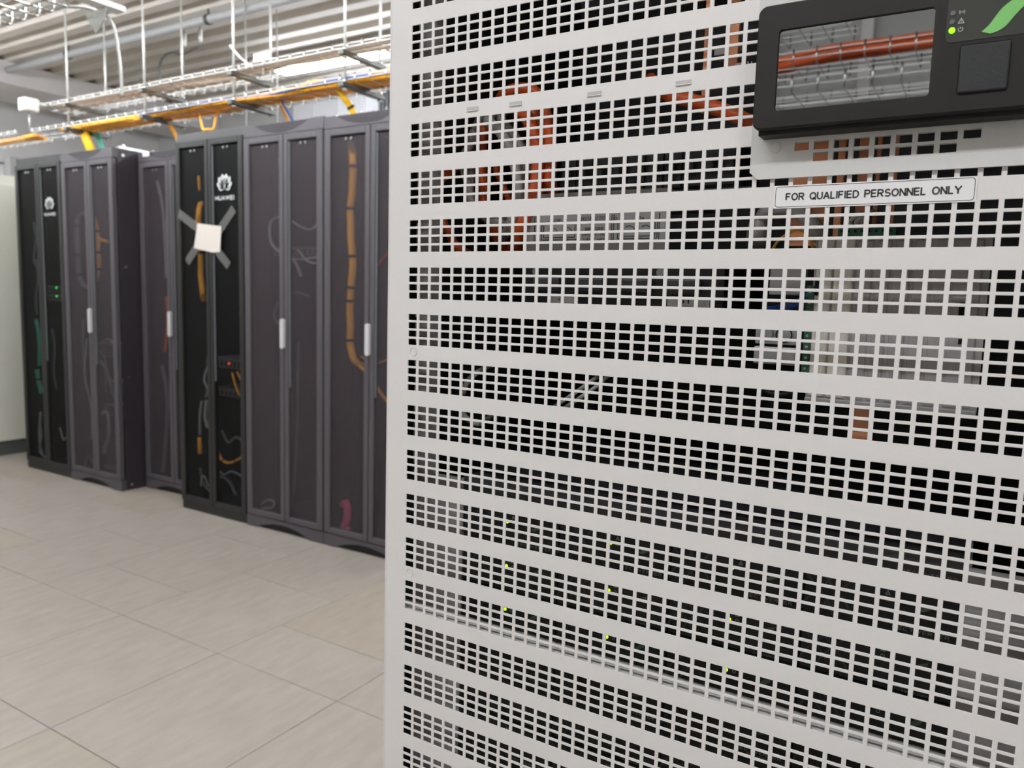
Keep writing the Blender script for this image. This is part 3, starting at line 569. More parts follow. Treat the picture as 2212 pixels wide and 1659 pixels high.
cable('data_cable', [(-2.70, 2.62, 2.21), (-2.66, 2.60, 2.25), (-2.60, 2.58, 2.262), (-2.54, 2.58, 2.235), (-2.50, 2.58, 2.215)], .012, 'white_wire', 'white cable loop resting on top of a grey rack', None, strands=1)
# conduit under the deck with clamps, and brackets
cd = empty('conduit', (-5.0, 3.08, 3.2), 'grey conduit pipe clamped under the ribbed ceiling', 'pipe')
MB().tube([(XL, 3.08, 3.215), (-.5, 3.08, 3.215)], .03, 10).build('pipe', 'pipe_grey', cd)
for x in (-6.1, -4.33, -2.6): 
    MB().ring((x, 3.08, 3.215), .03, .037, 16, .03, axis='x').build('clamp', 'galv_dark', cd)
    MB().box(x-.004, x+.004, 3.074, 3.086, 3.245, ZC+.06).build('clamp_rod', 'galv_dark', cd)
br = empty('tray_bracket', (-2.45, 1.1, 2.35), 'curved grey arm hanging the aisle tray near the top left corner', 'bracket')
MB().tube(catmull([(-2.62, 1.10, 2.385), (-2.50, 1.16, 2.375), (-2.43, 1.20, 2.33), (-2.415, 1.215, 2.22), (-2.41, 1.22, 2.12), (-2.41, 1.22, 2.06)]), .006, 8).build('arm', 'galv', br)
MB().prism([(-2.54, 2.365), (-2.40, 2.365), (-2.42, 2.32), (-2.47, 2.28)], 'y', 1.16, 1.166).build('gusset', 'galv', br)
MB().box(-2.46, -2.40, .60, 1.24, 2.372, 2.392, .002).build('strut', 'plastic_white', br)  # white colour stands in for lamp light on the top flange
for k, (x, y) in enumerate(((-4.86, 3.27), (-4.66, 3.26))):
    t = empty('ceiling_peg', (x, y, 3.24), f'short white peg hanging from the ribbed ceiling, {"left" if k == 0 else "right"} of the two', 'peg', 'white pegs under the ceiling')
    MB().tube([(x, y, 3.16), (x, y, 3.25)], .014, 8).build('peg', 'plastic_white', t)
    MB().tube(catmull([(x, y, 3.25), (x+.01, y-.02, 3.29), (x+.03, y-.03, 3.33)]), .006, 6).build('hook', 'galv_dark', t)
fx = MB().tube(catmull([(-5.30, 3.36, 2.75), (-5.28, 3.34, 3.05), (-5.20, 3.32, 3.14), (-5.05, 3.30, 3.15), (-4.93, 3.29, 3.12), (-4.75, 3.29, 3.14)]), .010, 8).build('flexible_conduit', 'galv_dark')
tag(fx, 'thin grey flexible conduit bending down from the ceiling above the trays', 'conduit')
ss = empty('steel_strut', (-4.285, 2.5, 2.21), 'bright metal strut lying along the top edge of the far grey rack', 'strut')
MB().box(-4.300, -4.270, 2.36, 2.95, 2.2055, 2.222, .001).build('channel', 'steel_bright', ss)
for yy in (2.40, 2.60, 2.80): MB().tube([(-4.285, yy, 2.220), (-4.285, yy, 2.236)], .009, 6).build('nut', 'steel_bright', ss)
# white air conditioning cabinet at far left, drawn by its side
ac = empty('air_conditioner', (-6.5, 2.9, 0), 'pale floor-standing cabinet with a dark plinth beyond the far left rack', 'cabinet')
MB().box(-7.1, -5.98, 1.9, 4.6, .11, 2.10, .01).build('casing', 'acu_panel', ac)
MB().box(-7.07, -5.995, 1.93, 4.57, 0, .11).build('plinth', 'acu_plinth', ac)
MB().prism([(1.9, 2.10), (4.6, 2.10), (4.6, 2.16), (2.1, 2.16)], 'x', -7.1, -5.99).build('hood', 'acu_panel', ac)
lv = empty('wall_louvre', (-4.06, YF-.08, 3.02), 'dark vertical slat louvre high on the white sheet wall', 'louvre')
MB().box(-4.62, -3.5, YF-.09, YF-.056, 3.02, 3.26).build('frame', 'louvre_dark', lv)
for k in range(24): MB().box(-4.61+k*.046, -4.588+k*.046, YF-.12, YF-.09, 3.03, 3.25).build('slat', 'louvre_dark', lv)
sp2 = empty('wall_box', (-8.1, 3.2, 2.4), 'small grey box high on the wall behind the far left rack', 'box')
MB().box(-8.2, -8.08, 3.55, 3.72, 2.35, 2.62, .01).build('case', 'wall_grey', sp2)
for y0, z0 in ((2.0, 2.72),):
    struct(MB().box(XL, XL+.02, YB, YF, 2.55, 2.565).build('trim_2', 'louvre_dark'))
# behind the viewer: trays and orange cables added for the display reflection; mirrored posts
cable_tray(-3.2, 2.4, -3.55, -3.25, 2.44, .05, 'wire mesh tray with orange cables, added behind the viewer for the display reflection', .002)
bundle_run('orange_run', [(-3.0, -3.4, 2.46), (-1.6, -3.4, 2.465), (-.6, -3.4, 2.47), (-.2, -3.4, 2.50), (.2, -3.4, 2.50), (1.2, -3.4, 2.48), (2.3, -3.4, 2.47)], .014, 'orange_cable', 'orange cables added in the tray behind the viewer for the display reflection', 6, .09)
cable_tray(-3.2, 2.4, -3.10, -2.80, 2.20, .05, 'lower bare wire mesh tray added behind the viewer for the display reflection', .0022)
cable_tray(-3.2, -.15, -3.60, -3.20, 2.62, .05, 'upper bare wire mesh tray added behind the viewer for the display reflection', .0022)
for x in (-.62, -.15, .32):
    p = empty('wall_post', (x, YB+.03, 0), f'pale upright wall post mirrored in the display, {"rightmost" if x<-.4 else "middle" if x<.1 else "leftmost"} of three', 'post', 'posts behind the viewer')
    MB().box(x-.03, x+.03, YB, YB+.06, 0, ZC, .004).build('upright', 'wall_white', p)
    MB().box(x-.06, x+.06, YB, YB+.07, 0, .02).build('foot', 'galv', p)

# ================================================================== WHITE POWER CABINET
ZG = 1.62588; GP = .04455; RP = .00798; CP = .013
pc = empty('power_cabinet', (.25, .4, 0), 'large white power cabinet with perforated door filling the right side', 'cabinet')
X0, X1, ZB, ZT = -.029, .536, .09, 1.975
def perforated(x0, x1, z0, z1, y, th, cols, rows, hw, hh, ch=.0004):
    """sheet with rectangular holes: cols = hole centres in X, rows = hole centres in Z"""
    mb = MB(); xs = [x0]; zs = [z0]
    for c in cols: xs += [c-hw/2-ch, c+hw/2+ch]
    for r in rows: zs += [r-hh/2-ch, r+hh/2+ch]
    xs.append(x1); zs.append(z1); nx, nz = len(xs), len(zs)
    V = [(x, y, z) for z in zs for x in xs]; Fc = []
    for j in range(nz-1):
        for i in range(nx-1):
            if not (i % 2 == 1 and j % 2 == 1):
                a = j*nx+i; Fc.append((a, a+1, a+nx+1, a+nx))
    mb.add(V, Fc)
    mb.add([(x, y+th, z) for z in zs for x in xs], [f[::-1] for f in Fc])
    hv = []; hf = []
    for r in rows:
        for c in cols:
            b = len(hv)
            for yy, e in ((y, ch), (y+ch*.9, 0), (y+th, 0)):
                hv += [(c-hw/2-e, yy, r-hh/2-e), (c+hw/2+e, yy, r-hh/2-e), (c+hw/2+e, yy, r+hh/2+e), (c-hw/2-e, yy, r+hh/2+e)]
            for L in (0, 4):
                for k in range(4):
                    hf.append((b+L+k, b+L+4+k, b+L+4+(k+1) % 4, b+L+(k+1) % 4))
    mb.add(hv, hf); return mb
cols = [k*CP for k in range(40)]
rows = sorted(ZG-g*GP-r*RP for g in range(-7, 34) for r in range(4))
door = perforated(X0, X1, ZB, ZT, 0, .0011, cols, rows, .0098, .0057, .00028).build('perforated_door', 'panel_white', pc)
# folded door edges
def q(x, s): 
    return [(x, 0), (x-s*.0028, .0007), (x-s*.0045, .0025), (x-s*.005, .005), (x-s*.005, .024), (x-s*.0035, .024), (x-s*.0035, .005), (x-s*.002, .0022), (x, .0013)]
MB().prism(q(X0, 1), 'z', ZB, ZT).build('door_edge', 'panel_edge', pc)
MB().prism(q(X1, -1), 'z', ZB, ZT).build('door_edge', 'panel_edge', pc)
# carcass
MB().box(-.036, -.034, .026, .80, .03, 2.0).build('side_panel', 'inner_shade', pc)
MB().box(-.039, -.0365, .026, .80, .03, 2.0).build('outer_skin', 'panel_white', pc)
MB().box(.541, .543, .026, .80, .03, 2.0).build('side_panel', 'inner_shade', pc)
MB().box(.5435, .546, .026, .80, .03, 2.0).build('outer_skin', 'panel_white', pc)
MB().box(-.036, .543, .79, .80, .03, 2.0).build('back_panel', 'inner_shade', pc)
MB().box(-.039, .546, .0, .80, 2.0, 2.02, .003).build('top_panel', 'panel_white', pc)
MB().box(-.039, .546, .01, .80, .0, .08, .003).build('plinth', 'panel_white', pc)
MB().box(-.036, .543, .05, .79, .08, .085).build('floor_plate', 'inner_shade', pc)
MB().box(-.034, .541, .40, .404, .085, 2.0).build('partition', 'inner_shade', pc)
# upright posts with round holes
def post(x0, x1, m='post_grey'):
    t = MB().box(x0, x1, .030, .032, 1.15, 1.97); t.box(x0, x0+.0015, .032, .06, 1.15, 1.97); t.box(x1-.0015, x1, .032, .05, 1.15, 1.97)
    p = t.build('upright_post', m, pc); z = 1.16; k = 0
    while z < 1.95:
        MB().disc((x0+.0020, .0297, z), .0034, 'y', 12, .0006).build('post_hole', 'hole_dark', p); z += .025
post(-.0205, -.0045); post(.5150, .5350)
# module shelf: mounting ears, header, door stiffener
for a, b in ((-.0335, .0292), (.4765, .5390)):
    MB().box(a, b, .0500, .0520, .55, 1.150, .0004).build('mounting_ear', 'ear_grey', pc)
    MB().box((b-.002) if a < .1 else a, b if a < .1 else a+.002, .052, .30, .55, 1.15).build('shelf_side', 'ear_grey', pc)
hd = MB().box(.0300, .4758, .0500, .32, 1.1345, 1.1530, .0006).build('shelf_header', 'header_grey', pc)
stroke_text('RECTIVERTER', .4333, .4705, 1.1378, 1.1402, .0496, .2).build('header_lettering', 'module_print', hd)
MB().box(-.028, .535, .0014, .022, 1.0072, 1.0194, .0006).build('door_stiffener', 'panel_white', pc)
# rivets, louvre slots, emboss on the door
for x in (.0653, .1103, .1855, .2605):
    t = MB().add([(x-.0066, 0, 1.5010), (x+.0066, 0, 1.5010), (x+.0056, -.0012, 1.5014), (x-.0056, -.0012, 1.5014), (x-.0066, 0, 1.5042), (x+.0066, 0, 1.5042), (x+.0056, -.0012, 1.5024), (x-.0056, -.0012, 1.5024)],
        [(0, 1, 2, 3), (1, 5, 6, 2), (5, 4, 7, 6), (4, 0, 3, 7), (3, 2, 6, 7)])
    t.xf(lambda a, b, c: (a, b, 1.5003+(c-1.5010)*.34))
    s = t.build('louvre_slot', 'panel_white', pc)
    MB().box(x-.0062, x+.0062, -.0004, -.0001, 1.5013, 1.5040).build('slot_shade', 'post_grey', s)  # grey box on the surface paints the shade inside the slot
for x, z in ((.002, 1.281), (.001, 1.059)):
    MB().ring((x, -.0003, z), .0038, .0044, 24, .0007).build('embossed_ring', 'panel_white', pc)
# control plate over the door
PX0, PX1, PZ0, PZ1 = .3155, .5340, 1.4262, 1.66
zE1, zE2 = ZG-4*GP, ZG-4*GP-RP
def plate():
    hol = [(c*CP, zE1) for c in range(27, 36)]+[(c*CP, zE2) for c in range(28, 35)]
    xs = [PX0]+sum([[c*CP-.0049, c*CP+.0049] for c in range(27, 36)], [])+[PX1]; zs = [PZ0, zE2-.00295, zE2+.00295, zE1-.00295, zE1+.00295, PZ1]
    mb = MB(); nx = len(xs); keep = []
    for j in range(5):
        for i in range(nx-1):
            c = (xs[i]+xs[i+1])/2; r = (zs[j]+zs[j+1])/2
            if any(abs(c-h[0]) < 1e-4 and abs(r-h[1]) < 1e-4 for h in hol): continue
            keep.append((j*nx+i, j*nx+i+1, (j+1)*nx+i+1, (j+1)*nx+i))
    V = [(x if not (k == 0 and z == PZ0) else x+.006, -.0028, z) for z in zs for k, x in enumerate(xs)]
    mb.add(V, keep); n = len(V)
    # chamfered lower left corner
    mb.add([(PX0, -.0028, PZ0+.005), (PX0+.006, -.0028, PZ0), (PX0, -.0028, zE2-.00295)], [(0, 1, 2)])
    for c, r in hol:
        a = [(c-.0049, r-.00295), (c+.0049, r-.00295), (c+.0049, r+.00295), (c-.0049, r+.00295)]
        mb.add([(p[0], -.0028, p[1]) for p in a]+[(p[0], -.0005, p[1]) for p in a], [(k, k+4, (k+1) % 4+4, (k+1) % 4) for k in range(4)])
    out = [(PX0+.006, PZ0), (PX1, PZ0), (PX1, PZ1), (PX0, PZ1), (PX0, PZ0+.005)]
    mb.add([(p[0], -.0028, p[1]) for p in out]+[(p[0], -.0002, p[1]) for p in out], [(k, k+5, (k+1) % 5+5, (k+1) % 5) for k in range(5)])
    return mb
pl = plate().build('control_plate', 'plate_grey', pc)
for x, z in ((.333, 1.4482), (.472, 1.4475)):
    MB().ring((x, -.0030, z), .0034, .0039, 24, .0005).build('plate_ring', 'plate_grey', pl)
# control unit: bezel, display, indicators, button
BX0, BX1, BZ0, BZ1, BY = .3210, .5265, 1.4565, 1.5395, -.025
bz = MB()
fr = rounded(BX0, BX1, BZ0, BZ1, .006, 6); fr_in = rounded(BX0+.0012, BX1-.0012, BZ0+.0012, BZ1-.0012, .005, 6)
sc_ = rounded(.3355, .4298, 1.4685, 1.5222, .0022, 6)
n = len(fr)
vs = [(x, -.0030, z) for x, z in fr]+[(x, BY+.0014, z) for x, z in fr]+[(x, BY, z) for x, z in fr_in]+[(x, BY, z) for x, z in sc_]+[(x, BY+.0022, z) for x, z in sc_]
fs = []
for L in range(4):
    for k in range(n): fs.append((L*n+k, L*n+(k+1) % n, (L+1)*n+(k+1) % n, (L+1)*n+k))
bz.add(vs, fs)
bz.box(BX0+.003, BX1-.003, -.0185, -.003, BZ0-.0028, BZ0+.002, .0008)      # lower lip
cu = bz.build('control_unit', 'bezel_black', pc); tag(cu, 'black control unit with display, lights and a square key')
MB().prism(rounded(.3355, .4298, 1.4685, 1.5222, .0022, 6), 'y', BY+.0020, BY+.0032).build('display', 'screen_glass', cu)
MB().prism(rounded(.4365, .5220, 1.4990, 1.5345, .003, 5), 'y', BY-.0003, BY+.0005).build('indicator_plate', 'indicator_plate', cu)
for z in (1.5163, 1.5112): MB().disc((.4395, BY-.0006, z), .0015, 'y', 16, .0006).build('lamp_lens', 'lens_grey', cu)
MB().disc((.4397, BY-.0008, 1.5060), .0017, 'y', 16, .0010).build('power_led', 'led_green', cu)
def icon_signal(cx, cz, s, y):
    m = MB().disc((cx, y, cz), s*.16, 'y', 8, .0002)
    for r in (.42, .72):
        m.ring((cx, y, cz), s*r, s*(r+.12), 6, .0002, -.8, .8); m.ring((cx, y, cz), s*r, s*(r+.12), 6, .0002, math.pi-.8, math.pi+.8)
    return m
def icon_warn(cx, cz, s, y):
    m = MB(); P = [(-.6, -.5), (.6, -.5), (0, .6)]
    for k in range(3):
        a = Vector(P[k]); b = Vector(P[(k+1) % 3]); d = (b-a).normalized(); w = Vector((-d.y, d.x))*.07
        m.prism([(cx+s*(p.x), cz+s*(p.y)) for p in (a-w, b-w, b+w, a+w)], 'y', y-.0001, y+.0001)
    m.box(cx-s*.05, cx+s*.05, y-.0001, y+.0001, cz-s*.18, cz+s*.25); m.box(cx-s*.05, cx+s*.05, y-.0001, y+.0001, cz-s*.38, cz-s*.27); return m
def icon_power(cx, cz, s, y):
    return MB().ring((cx, y, cz), s*.42, s*.54, 16, .0002, math.radians(125), math.radians(415)).box(cx-s*.06, cx+s*.06, y-.0001, y+.0001, cz+s*.05, cz+s*.6)
icon_signal(.4443, 1.5163, .0019, BY-.0005).build('signal_icon', 'icon_white', cu)
icon_warn(.4443, 1.5111, .0026, BY-.0005).build('warning_icon', 'icon_white', cu)
icon_power(.4443, 1.5062, .0026, BY-.0005).build('power_icon', 'icon_white', cu)
# green leaf swoosh
up = [(.4555, 1.5030), (.4590, 1.5062), (.4622, 1.5110), (.4655, 1.5155), (.4710, 1.5195), (.4790, 1.5228), (.4900, 1.5255)]
lo = [(.4900, 1.5250), (.4830, 1.5205), (.4765, 1.5150), (.4720, 1.5100), (.4684, 1.5052), (.4645, 1.5024), (.4602, 1.5012)]
MB().prism(([p for p in catmull([(a, b, 0) for a, b in up], 4)] and [(p.x, p.y) for p in catmull([(a, b, 0) for a, b in up], 4)])+[(p.x, p.y) for p in catmull([(a, b, 0) for a, b in lo], 4)], 'y', BY-.0008, BY-.0003).build('leaf_mark', 'leaf_green', cu)
MB().box(.4452, .4716, BY-.0016, BY, 1.4677, 1.4962, .0012).build('square_key', 'button_black', cu)
# sticker
st = MB().box(.3335, .4603, -.0006, -.0001, 1.4050, 1.4212).build('warning_sticker', 'sticker_white', pc)
bo = MB(); ro = rounded(.3345, .4593, 1.4058, 1.4204, .0022, 5); ri = rounded(.3349, .4589, 1.4062, 1.4200, .0019, 5); n = len(ro)
bo.add([(x, -.0007, z) for x, z in ro]+[(x, -.0007, z) for x, z in ri], [(k, (k+1) % n, (k+1) % n+n, k+n) for k in range(n)])
bo.build('sticker_border', 'print_dark', st)
stroke_text('FOR QUALIFIED PERSONNEL ONLY', .3422, .4516, 1.4108, 1.4152, -.00075, .24, .26).build('sticker_lettering', 'print_dark', st)

# ================================================================== POWER MODULES
MP = .1117; MZ = .0451
def make_module():
    x, z = .0300, 1.0890                         # lower left corner of the first module, LED at +.054,+.025
    t = empty('power_module', (x, .05, z), 'm', 'power module', 'power modules in the white cabinet')
    MB().box(x+.0004, x+MP-.0006, .0500, .30, z, z+MZ-.0008, .0006).build('case', 'module_black', t)
    y = .0497; lx = x+.054; lz = z+.0250
    m = MB()
    for s in (1, -1):
        for off in (-.010, .010):
            P = []; n = 12
            for k in range(n+1):
                u = k/n; P.append((lx-.036+off*.7+s*(.011*math.sin((u-.5)*math.pi)), z+.004+u*.037))
            for a, b in zip(P[:-1], P[1:]): m.prism([(a[0]-.0009, a[1]), (a[0]+.0009, a[1]), (b[0]+.0009, b[1]), (b[0]-.0009, b[1])], 'y', y-.0001, y+.0001)
    tag(m.build('front_pattern', 'module_line', t), kind='stuff')
    icon_signal(lx+.0065, lz+.0100, .0020, y).build('signal_icon', 'module_print', t)
    icon_warn(lx+.0065, lz+.0055, .0028, y).build('warning_icon', 'module_print', t)
    icon_power(lx+.0065, lz+.0002, .0028, y).build('power_icon', 'module_print', t)
    MB().prism([(lx+.027, lz-.004), (lx+.032, lz+.0005), (lx+.038, lz+.003), (lx+.036, lz-.0015), (lx+.031, lz-.0042)], 'y', y-.0001, y+.0001).build('leaf_mark', 'leaf_dim', t)
    a = stroke_text('RECTIVERTER', lx+.0115, lx+.0495, lz-.0212, lz-.0188, y, .2); a.build('name_lettering', 'module_print', t)
    text_mb('230V/1500VA', lx+.0210, lx+.0415, lz-.0246, lz-.0228, y).build('rating_lettering', 'module_print', t)
    return t, lx, lz
proto, lx, lz = make_module()
nth = ['leftmost', 'second', 'third', 'rightmost']
mods = {}
for r in range(7):
    for c in range(4):
        t = mods[r, c] = proto if (r == 0 and c == 0) else copy_tree(proto, None, (c*MP, 0, -r*MZ))
        t['label'] = f'black power module, {nth[c]} in the {ords[r]} module row from the top'
for r in range(3):
    for c in range(3):
        MB().disc((lx+c*MP, .0494, lz-r*MZ), .0014, 'y', 12, .0008).build('led', 'led_yellow', mods[r, c])

# ================================================================== SWITCH UNIT WITH INSTRUCTIONS
su = empty('switch_unit', (.15, .08, 1.32), 'grey instruction plate over black switches behind the door', 'switch unit')
ip = MB().box(.0775, .2225, .0800, .0830, 1.3795, 1.4365, .0008).build('instruction_plate', 'instr_grey', su)
MB().box(.0775, .2225, .083, .24, 1.4310, 1.4365).build('plate_flange', 'instr_grey', su)
MB().box(.0740, .2760, .0860, .24, 1.3180, 1.3785, .001).build('switch_body', 'module_black', su)
ln = MB()
def hl(x0, x1, z): ln.box(x0, x1, .0796, .0800, z-.0003, z+.0003)
def vl(x, z0, z1): ln.box(x-.0003, x+.0003, .0796, .0800, z0, z1)
for x in (.0870, .1695, .1715, .2160): vl(x, 1.390, 1.4145)
for bx in (.0975, .1780):
    for e in (0, .0022):
        hl(bx-e, bx+.034+e, 1.3945-e); vl(bx-e, 1.3945-e, 1.4085); vl(bx+.034+e, 1.3945-e, 1.4085)
    for k in range(2):
        ln.ring((bx+.009+k*.016, .0798, 1.3975), .0060, .0066, 10, .0003, .4, 2.2)
        ln.box(bx+.010+k*.016, bx+.016+k*.016, .0796, .08, 1.3985, 1.4000)
    hl(bx-.002, bx+.036, 1.3902)
tag(ln.build('switch_drawing', 'print_black', ip), kind='stuff')
text_mb('Off', .1092, .1160, 1.4085, 1.4122, .0796).build('off_lettering', 'print_black', ip)
text_mb('On', .1945, .2012, 1.4090, 1.4122, .0796).build('on_lettering', 'print_black', ip)
text_mb('O', .1720, .1752, 1.4090, 1.4122, .0796).build('on_lettering', 'print_black', ip)
for w, x0, x1, z in (('INSTRUCTION', .1372, .1660, 1.4115), ('BEFORE', .1425, .1615, 1.4015), ('OPERATING', .1395, .1645, 1.3967), ('SWITCHES', .1405, .1638, 1.3918)):
    stroke_text(w, x0, x1, z-.0014, z+.0014, .0796, .15).build('instruction_lettering', 'print_black', ip)
for x in (.087, .217): MB().disc((x, .0853, 1.3620), .0038, 'y', 12, .0015).build('screw', 'steel', su)
for x0, x1, w in ((.1020, .1330, 'S'), (.2250, .2640, 'S1')):
    l = MB().box(x0, x1, .0850, .0860, 1.3300, 1.3400).build('switch_tag', 'sticker_white', su)
    text_mb(w, x0+.0115, x0+.0115+.0045*len(w), 1.3345, 1.3398, .0848).build('tag_lettering', 'print_black', l)
for k in range(4):
    x = .088+k*.046; MB().box(x, x+.030, .0760, .086, 1.3430, 1.3560, .002).build('toggle', 'header_grey', su)

# ================================================================== COPPER BARS AND SMALL UNITS
def bar(x0, x1, y, z0, z1, label, t=.004):
    b = MB().box(x0, x1, y, y+t, z0, z1, .0006).build('copper_bar', 'copper'); tag(b, label, 'bus bar', 'copper bus bars in the cabinet'); return b
bar(.3230, .3535, .095, 1.385, 1.55, 'widest copper bar behind the control plate')
bar(.3605, .3660, .090, 1.385, 1.55, 'narrow copper strip right of the widest copper bar')
bar(.3745, .3830, .100, 1.400, 1.55, 'copper bar with its edge shown, third from the left behind the control plate')
bar(.3870, .3905, .105, 1.400, 1.55, 'thin copper bar right of the third copper bar')
bar(.3995, .4030, .105, 1.40, 1.55, 'rightmost thin copper bar behind the control plate')
bar(.3855, .3990, .100, 1.224, 1.262, 'short copper bar below the grey finned cover')
bar(.2590, .2690, .110, 1.535, 1.66, 'upright copper bar left of the control unit')
bar(.2870, .2980, .110, 1.535, 1.66, 'upright copper bar just beside the control unit')
bar(.2180, .2250, .170, 1.520, 1.66, 'dim copper bar deep behind the upper door')
def fin_cover():
    t = empty('finned_cover', (.42, .1, 1.26), 'long cover of cream and grey panels behind the door at the right', 'cover')
    xs = [.3500, .3640, .3750]
    for k, (a, b) in enumerate(((.3520, .3640), (.3655, .3800))):
        MB().box(a, b, .0780, .12, 1.2620, 1.3900, .002).build('cream_panel', 'cover_cream', t)
    e = [.3815, .3960, .4085, .4225, .4355, .4490, .4700]
    for a, b in zip(e[:-1], e[1:]):
        MB().box(a, b-.0028, .0800, .12, 1.2620, 1.3880, .0012).build('grey_panel', 'cover_grey', t)
    MB().box(.3500, .4720, .0815, .119, 1.2600, 1.3890).build('backing', 'cover_grey', t)
    MB().box(.3500, .4720, .0770, .118, 1.2560, 1.2610, .0008).build('bottom_rail', 'metal_box', t)
    MB().box(.4545, .4580, .0792, .0800, 1.3300, 1.3410).build('slot', 'hole_dark', t)
    MB().box(.4560, .4610, .0792, .0800, 1.3100, 1.3140).build('slot', 'hole_dark', t)
    MB().box(.3520, .3550, .0772, .0780, 1.3440, 1.3560).build('slot', 'hole_dark', t)
fin_cover()
tb = empty('terminal_strip', (.348, .085, 1.27), 'upright green terminal strip left of the cream panel', 'terminal strip')
MB().box(.3455, .3512, .0800, .095, 1.268, 1.352, .0006).build('block', 'pcb_green', tb)
for k in range(9): MB().disc((.3484, .0797, 1.275+k*.009), .0012, 'y', 8, .0008).build('screw', 'steel', tb)
tb = empty('terminal_strip', (.385, .085, 1.39), 'flat green terminal strip above the grey finned cover', 'terminal strip')
MB().box(.3660, .4080, .0800, .095, 1.3905, 1.3985, .0006).build('block', 'pcb_green', tb)
for k in range(8): MB().disc((.3690+k*.005, .0797, 1.395), .0010, 'y', 8, .0008).build('screw', 'hole_dark', tb)
mbx = empty('metal_bracket', (.32, .09, 1.27), 'pale metal bracket with bolts left of the green terminal strip', 'bracket')
MB().box(.3040, .3390, .0880, .11, 1.2850, 1.3000, .001).build('lower_plate', 'metal_box', mbx)
MB().box(.3040, .3390, .0900, .11, 1.3020, 1.3180, .001).build('middle_plate', 'metal_box', mbx)
MB().box(.3120, .3400, .0950, .11, 1.3440, 1.3680, .001).build('upper_plate', 'metal_box', mbx)
MB().disc((.3150, .0880, 1.3110), .0045, 'y', 12, .004).build('bolt', 'steel', mbx)
MB().ring((.3280, .0890, 1.3105), .0060, .0068, 20, .001).build('oval_slot', 'hole_dark', mbx)
wb2 = empty('wire_clamp', (.265, .12, 1.55), 'pale metal clamp by the top of the copper bars', 'clamp')
MB().box(.2450, .2720, .118, .14, 1.5560, 1.5620, .001).build('jaw', 'metal_box', wb2)
MB().box(.2690, .2850, .100, .118, 1.5330, 1.5420, .001).build('plate', 'metal_box', wb2)
for k in range(4): MB().box(.2760+k*.003, .2775+k*.003, .0990, .100, 1.534, 1.5415).build('rib', 'hole_dark', wb2)
br2 = empty('breaker_row', (.2, .13, 1.44), 'row of black breakers above the instruction plate', 'breakers')
for k in range(10):
    x = .100+k*.0180
    b = MB().box(x, x+.0172, .105, .17, 1.440, 1.475, .001).build('breaker', 'module_black', br2)
    MB().box(x+.005, x+.012, .0990, .106, 1.452, 1.462, .001).build('lever', 'header_grey', b)
MB().box(.09, .29, .118, .172, 1.4375, 1.4395).build('rail', 'metal_box', br2)

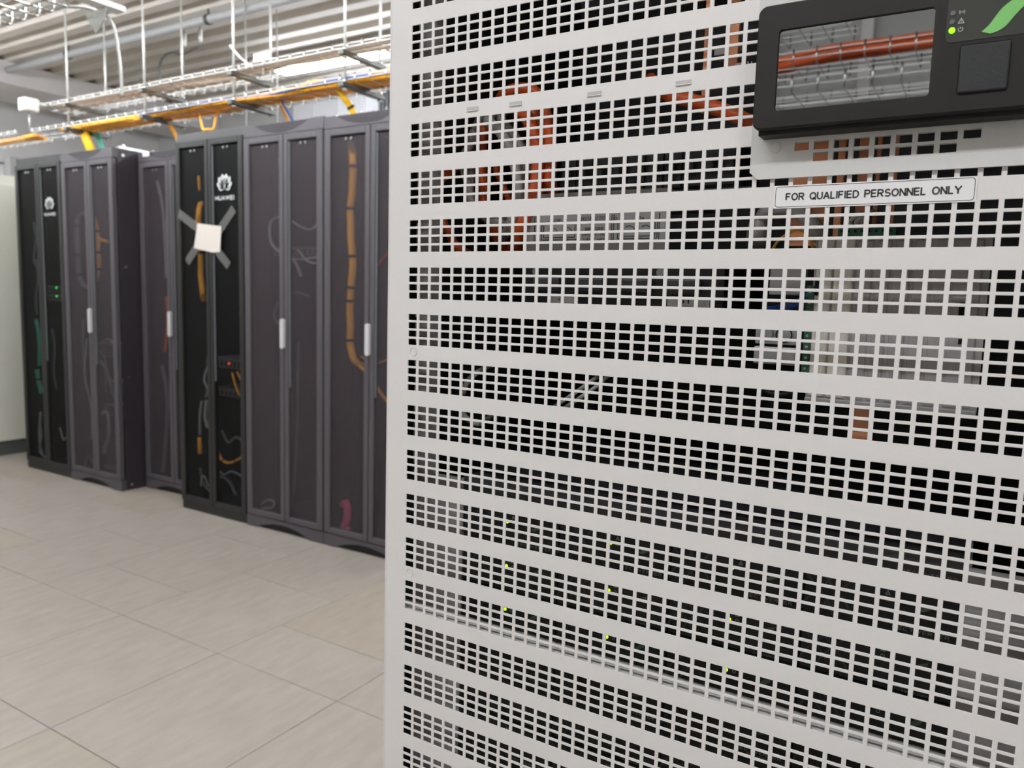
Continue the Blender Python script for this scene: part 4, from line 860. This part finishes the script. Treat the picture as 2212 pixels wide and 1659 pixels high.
IC = [
 ('orange_cable', .0065, [(-.0116,.16,1.5473),(.0353,.1,1.5413),(.0545,.1,1.5446),(.0735,.1,1.5367),(.0849,.1,1.5133),(.0915,.1,1.4793),(.092,.1,1.4480),(.0751,.16,1.4433)], 'thick orange cable arching highest, right side of the loop'),
 ('orange_cable', .0065, [(.01,.15,1.542),(.0612,.09,1.521),(.0741,.09,1.5034),(.0813,.09,1.4783),(.0830,.085,1.4420),(.0715,.078,1.4018),(.039,.12,1.3865)], 'thick orange cable nearest the door in the loop, passing left of the plate'),
 ('orange_cable', .0065, [(-.0153,.2,1.5643),(.0542,.12,1.5296),(.0699,.12,1.505),(.0744,.12,1.47),(.0700,.12,1.4374),(.047,.16,1.4085)], 'thick orange cable between the two others of the loop'),
 ('orange_cable', .006, [(-.025,.18,1.5435),(-.001,.12,1.5159),(-.005,.12,1.4896),(-.0028,.12,1.4554),(.0014,.12,1.4331),(.0142,.12,1.4057),(.0088,.16,1.3862)], 'dull orange cable hanging left of the grey cables'),
 ('orange_cable', .0035, [(-.02,.2,1.5062),(.008,.13,1.4758),(.0162,.13,1.4582),(.0256,.13,1.4397),(.0381,.13,1.4159),(.0121,.18,1.3875)], 'thin orange cable slanting down right behind the grey cables'),
 ('orange_cable', .0045, [(-.028,.12,1.4821),(-.0273,.07,1.4498),(-.0233,.07,1.4307),(-.0169,.07,1.4115),(-.0082,.07,1.3971),(.0026,.07,1.3852),(-.0034,.1,1.38)], 'orange cable curving near the left edge of the door'),
 ('orange_cable', .0062, [(.1524,.2,1.5676),(.2092,.1,1.5231),(.234,.08,1.5111),(.2549,.08,1.5035),(.2772,.08,1.4937),(.299,.08,1.4819),(.3046,.085,1.4790)], 'orange cable running diagonally down to the control unit'),
 ('grey_cable', .0055, [(-.02,.18,1.5533),(.0262,.085,1.5143),(.0405,.085,1.5008),(.0548,.085,1.4794),(.0640,.083,1.4516),(.0640,.083,1.4289),(.0560,.083,1.4063),(.0024,.15,1.3984)], 'pale grey cable bending down in front of the orange loop'),
 ('grey_cable', .0055, [(-.02,.18,1.552),(.0302,.105,1.5148),(.0476,.105,1.4971),(.0594,.105,1.4732),(.057,.105,1.45),(.054,.105,1.4268),(.0206,.16,1.3989)], 'pale grey cable bending down just behind the front grey one'),
 ('grey_cable', .005, [(-.026,.16,1.55),(-.0255,.13,1.5078),(-.0236,.13,1.4778),(-.0253,.13,1.4478),(-.026,.16,1.4285)], 'upright grey cable close to the left side wall'),
 ('grey_cable', .0045, [(-.025,.2,1.5529),(-.0122,.1,1.4867),(-.0071,.1,1.4529),(-.0018,.1,1.4334),(.0162,.1,1.4183),(.0422,.1,1.4129),(.0313,.18,1.4322)], 'grey cable turning right at the bottom left of the loop'),
 ('grey_cable', .006, [(.2802,.2,1.3869),(.2996,.1,1.3942),(.3007,.1,1.4079),(.3093,.087,1.4143),(.3252,.087,1.4149),(.3386,.087,1.4088),(.3486,.087,1.3971),(.3437,.12,1.3852)], 'dark grey cable arching over behind the sticker'),
 ('grey_cable', .006, [(.2687,.2,1.3893),(.2901,.12,1.4041),(.3015,.12,1.4139),(.3002,.18,1.4181)], 'short grey cable left of the arch behind the sticker'),
 ('white_wire', .0018, [(.3834,.14,1.4115),(.3808,.085,1.4094),(.3743,.085,1.4038),(.3744,.085,1.3988)], 'leftmost of three pale wires entering the green terminal strip'),
 ('white_wire', .0018, [(.3849,.14,1.4153),(.3836,.085,1.4079),(.3785,.085,1.4022),(.3790,.085,1.3988)], 'middle of three pale wires entering the green terminal strip'),
 ('white_wire', .0018, [(.3884,.14,1.4171),(.3875,.085,1.4092),(.383,.085,1.4014),(.3830,.085,1.3988)], 'rightmost of three pale wires entering the green terminal strip'),
 ('yellow_wire', .0011, [(.3109,.09,1.3758),(.3177,.09,1.3885),(.3267,.088,1.3952),(.3377,.076,1.3965),(.3465,.076,1.3888),(.3475,.086,1.3775)], 'thin yellow wire arch in front of the copper bars'),
 ('blue_wire', .0028, [(.3028,.12,1.3306),(.3248,.086,1.3332),(.3375,.086,1.3373),(.3445,.09,1.3436)], 'blue wire reaching the upright green terminal strip'),
 ('black_wire', .002, [(.2955,.15,1.2653),(.314,.1,1.2604),(.3278,.1,1.2588),(.3388,.1,1.2653),(.3346,.15,1.2705)], 'black wire sagging below the pale metal bracket'),
 ('white_wire', .002, [(.1038,.1,1.2254),(.1269,.1,1.2417),(.1443,.1,1.2548),(.1386,.15,1.2626)], 'upper of two parallel white wires rising right in the dark middle'),
 ('white_wire', .002, [(.1092,.1,1.221),(.1322,.1,1.2369),(.1519,.1,1.2515),(.1464,.15,1.2626)], 'lower of two parallel white wires rising right in the dark middle'),
 ('white_wire', .003, [(-.0087,.1,1.2297),(-.0029,.1,1.2429),(.009,.1,1.254),(-.0122,.16,1.2564)], 'pale wire hook near the left post, upper one'),
 ('white_wire', .003, [(-.0113,.1,1.2115),(-.0018,.1,1.2022),(.0136,.1,1.1988),(-.0105,.16,1.1968)], 'pale wire hook near the left post, lower one'),
]
for nm, r, pts, lab in IC:
    o = MB().tube(catmull(pts, 7), r, 10).build(nm, nm); tag(o, lab, 'cable', 'cables behind the perforated door')
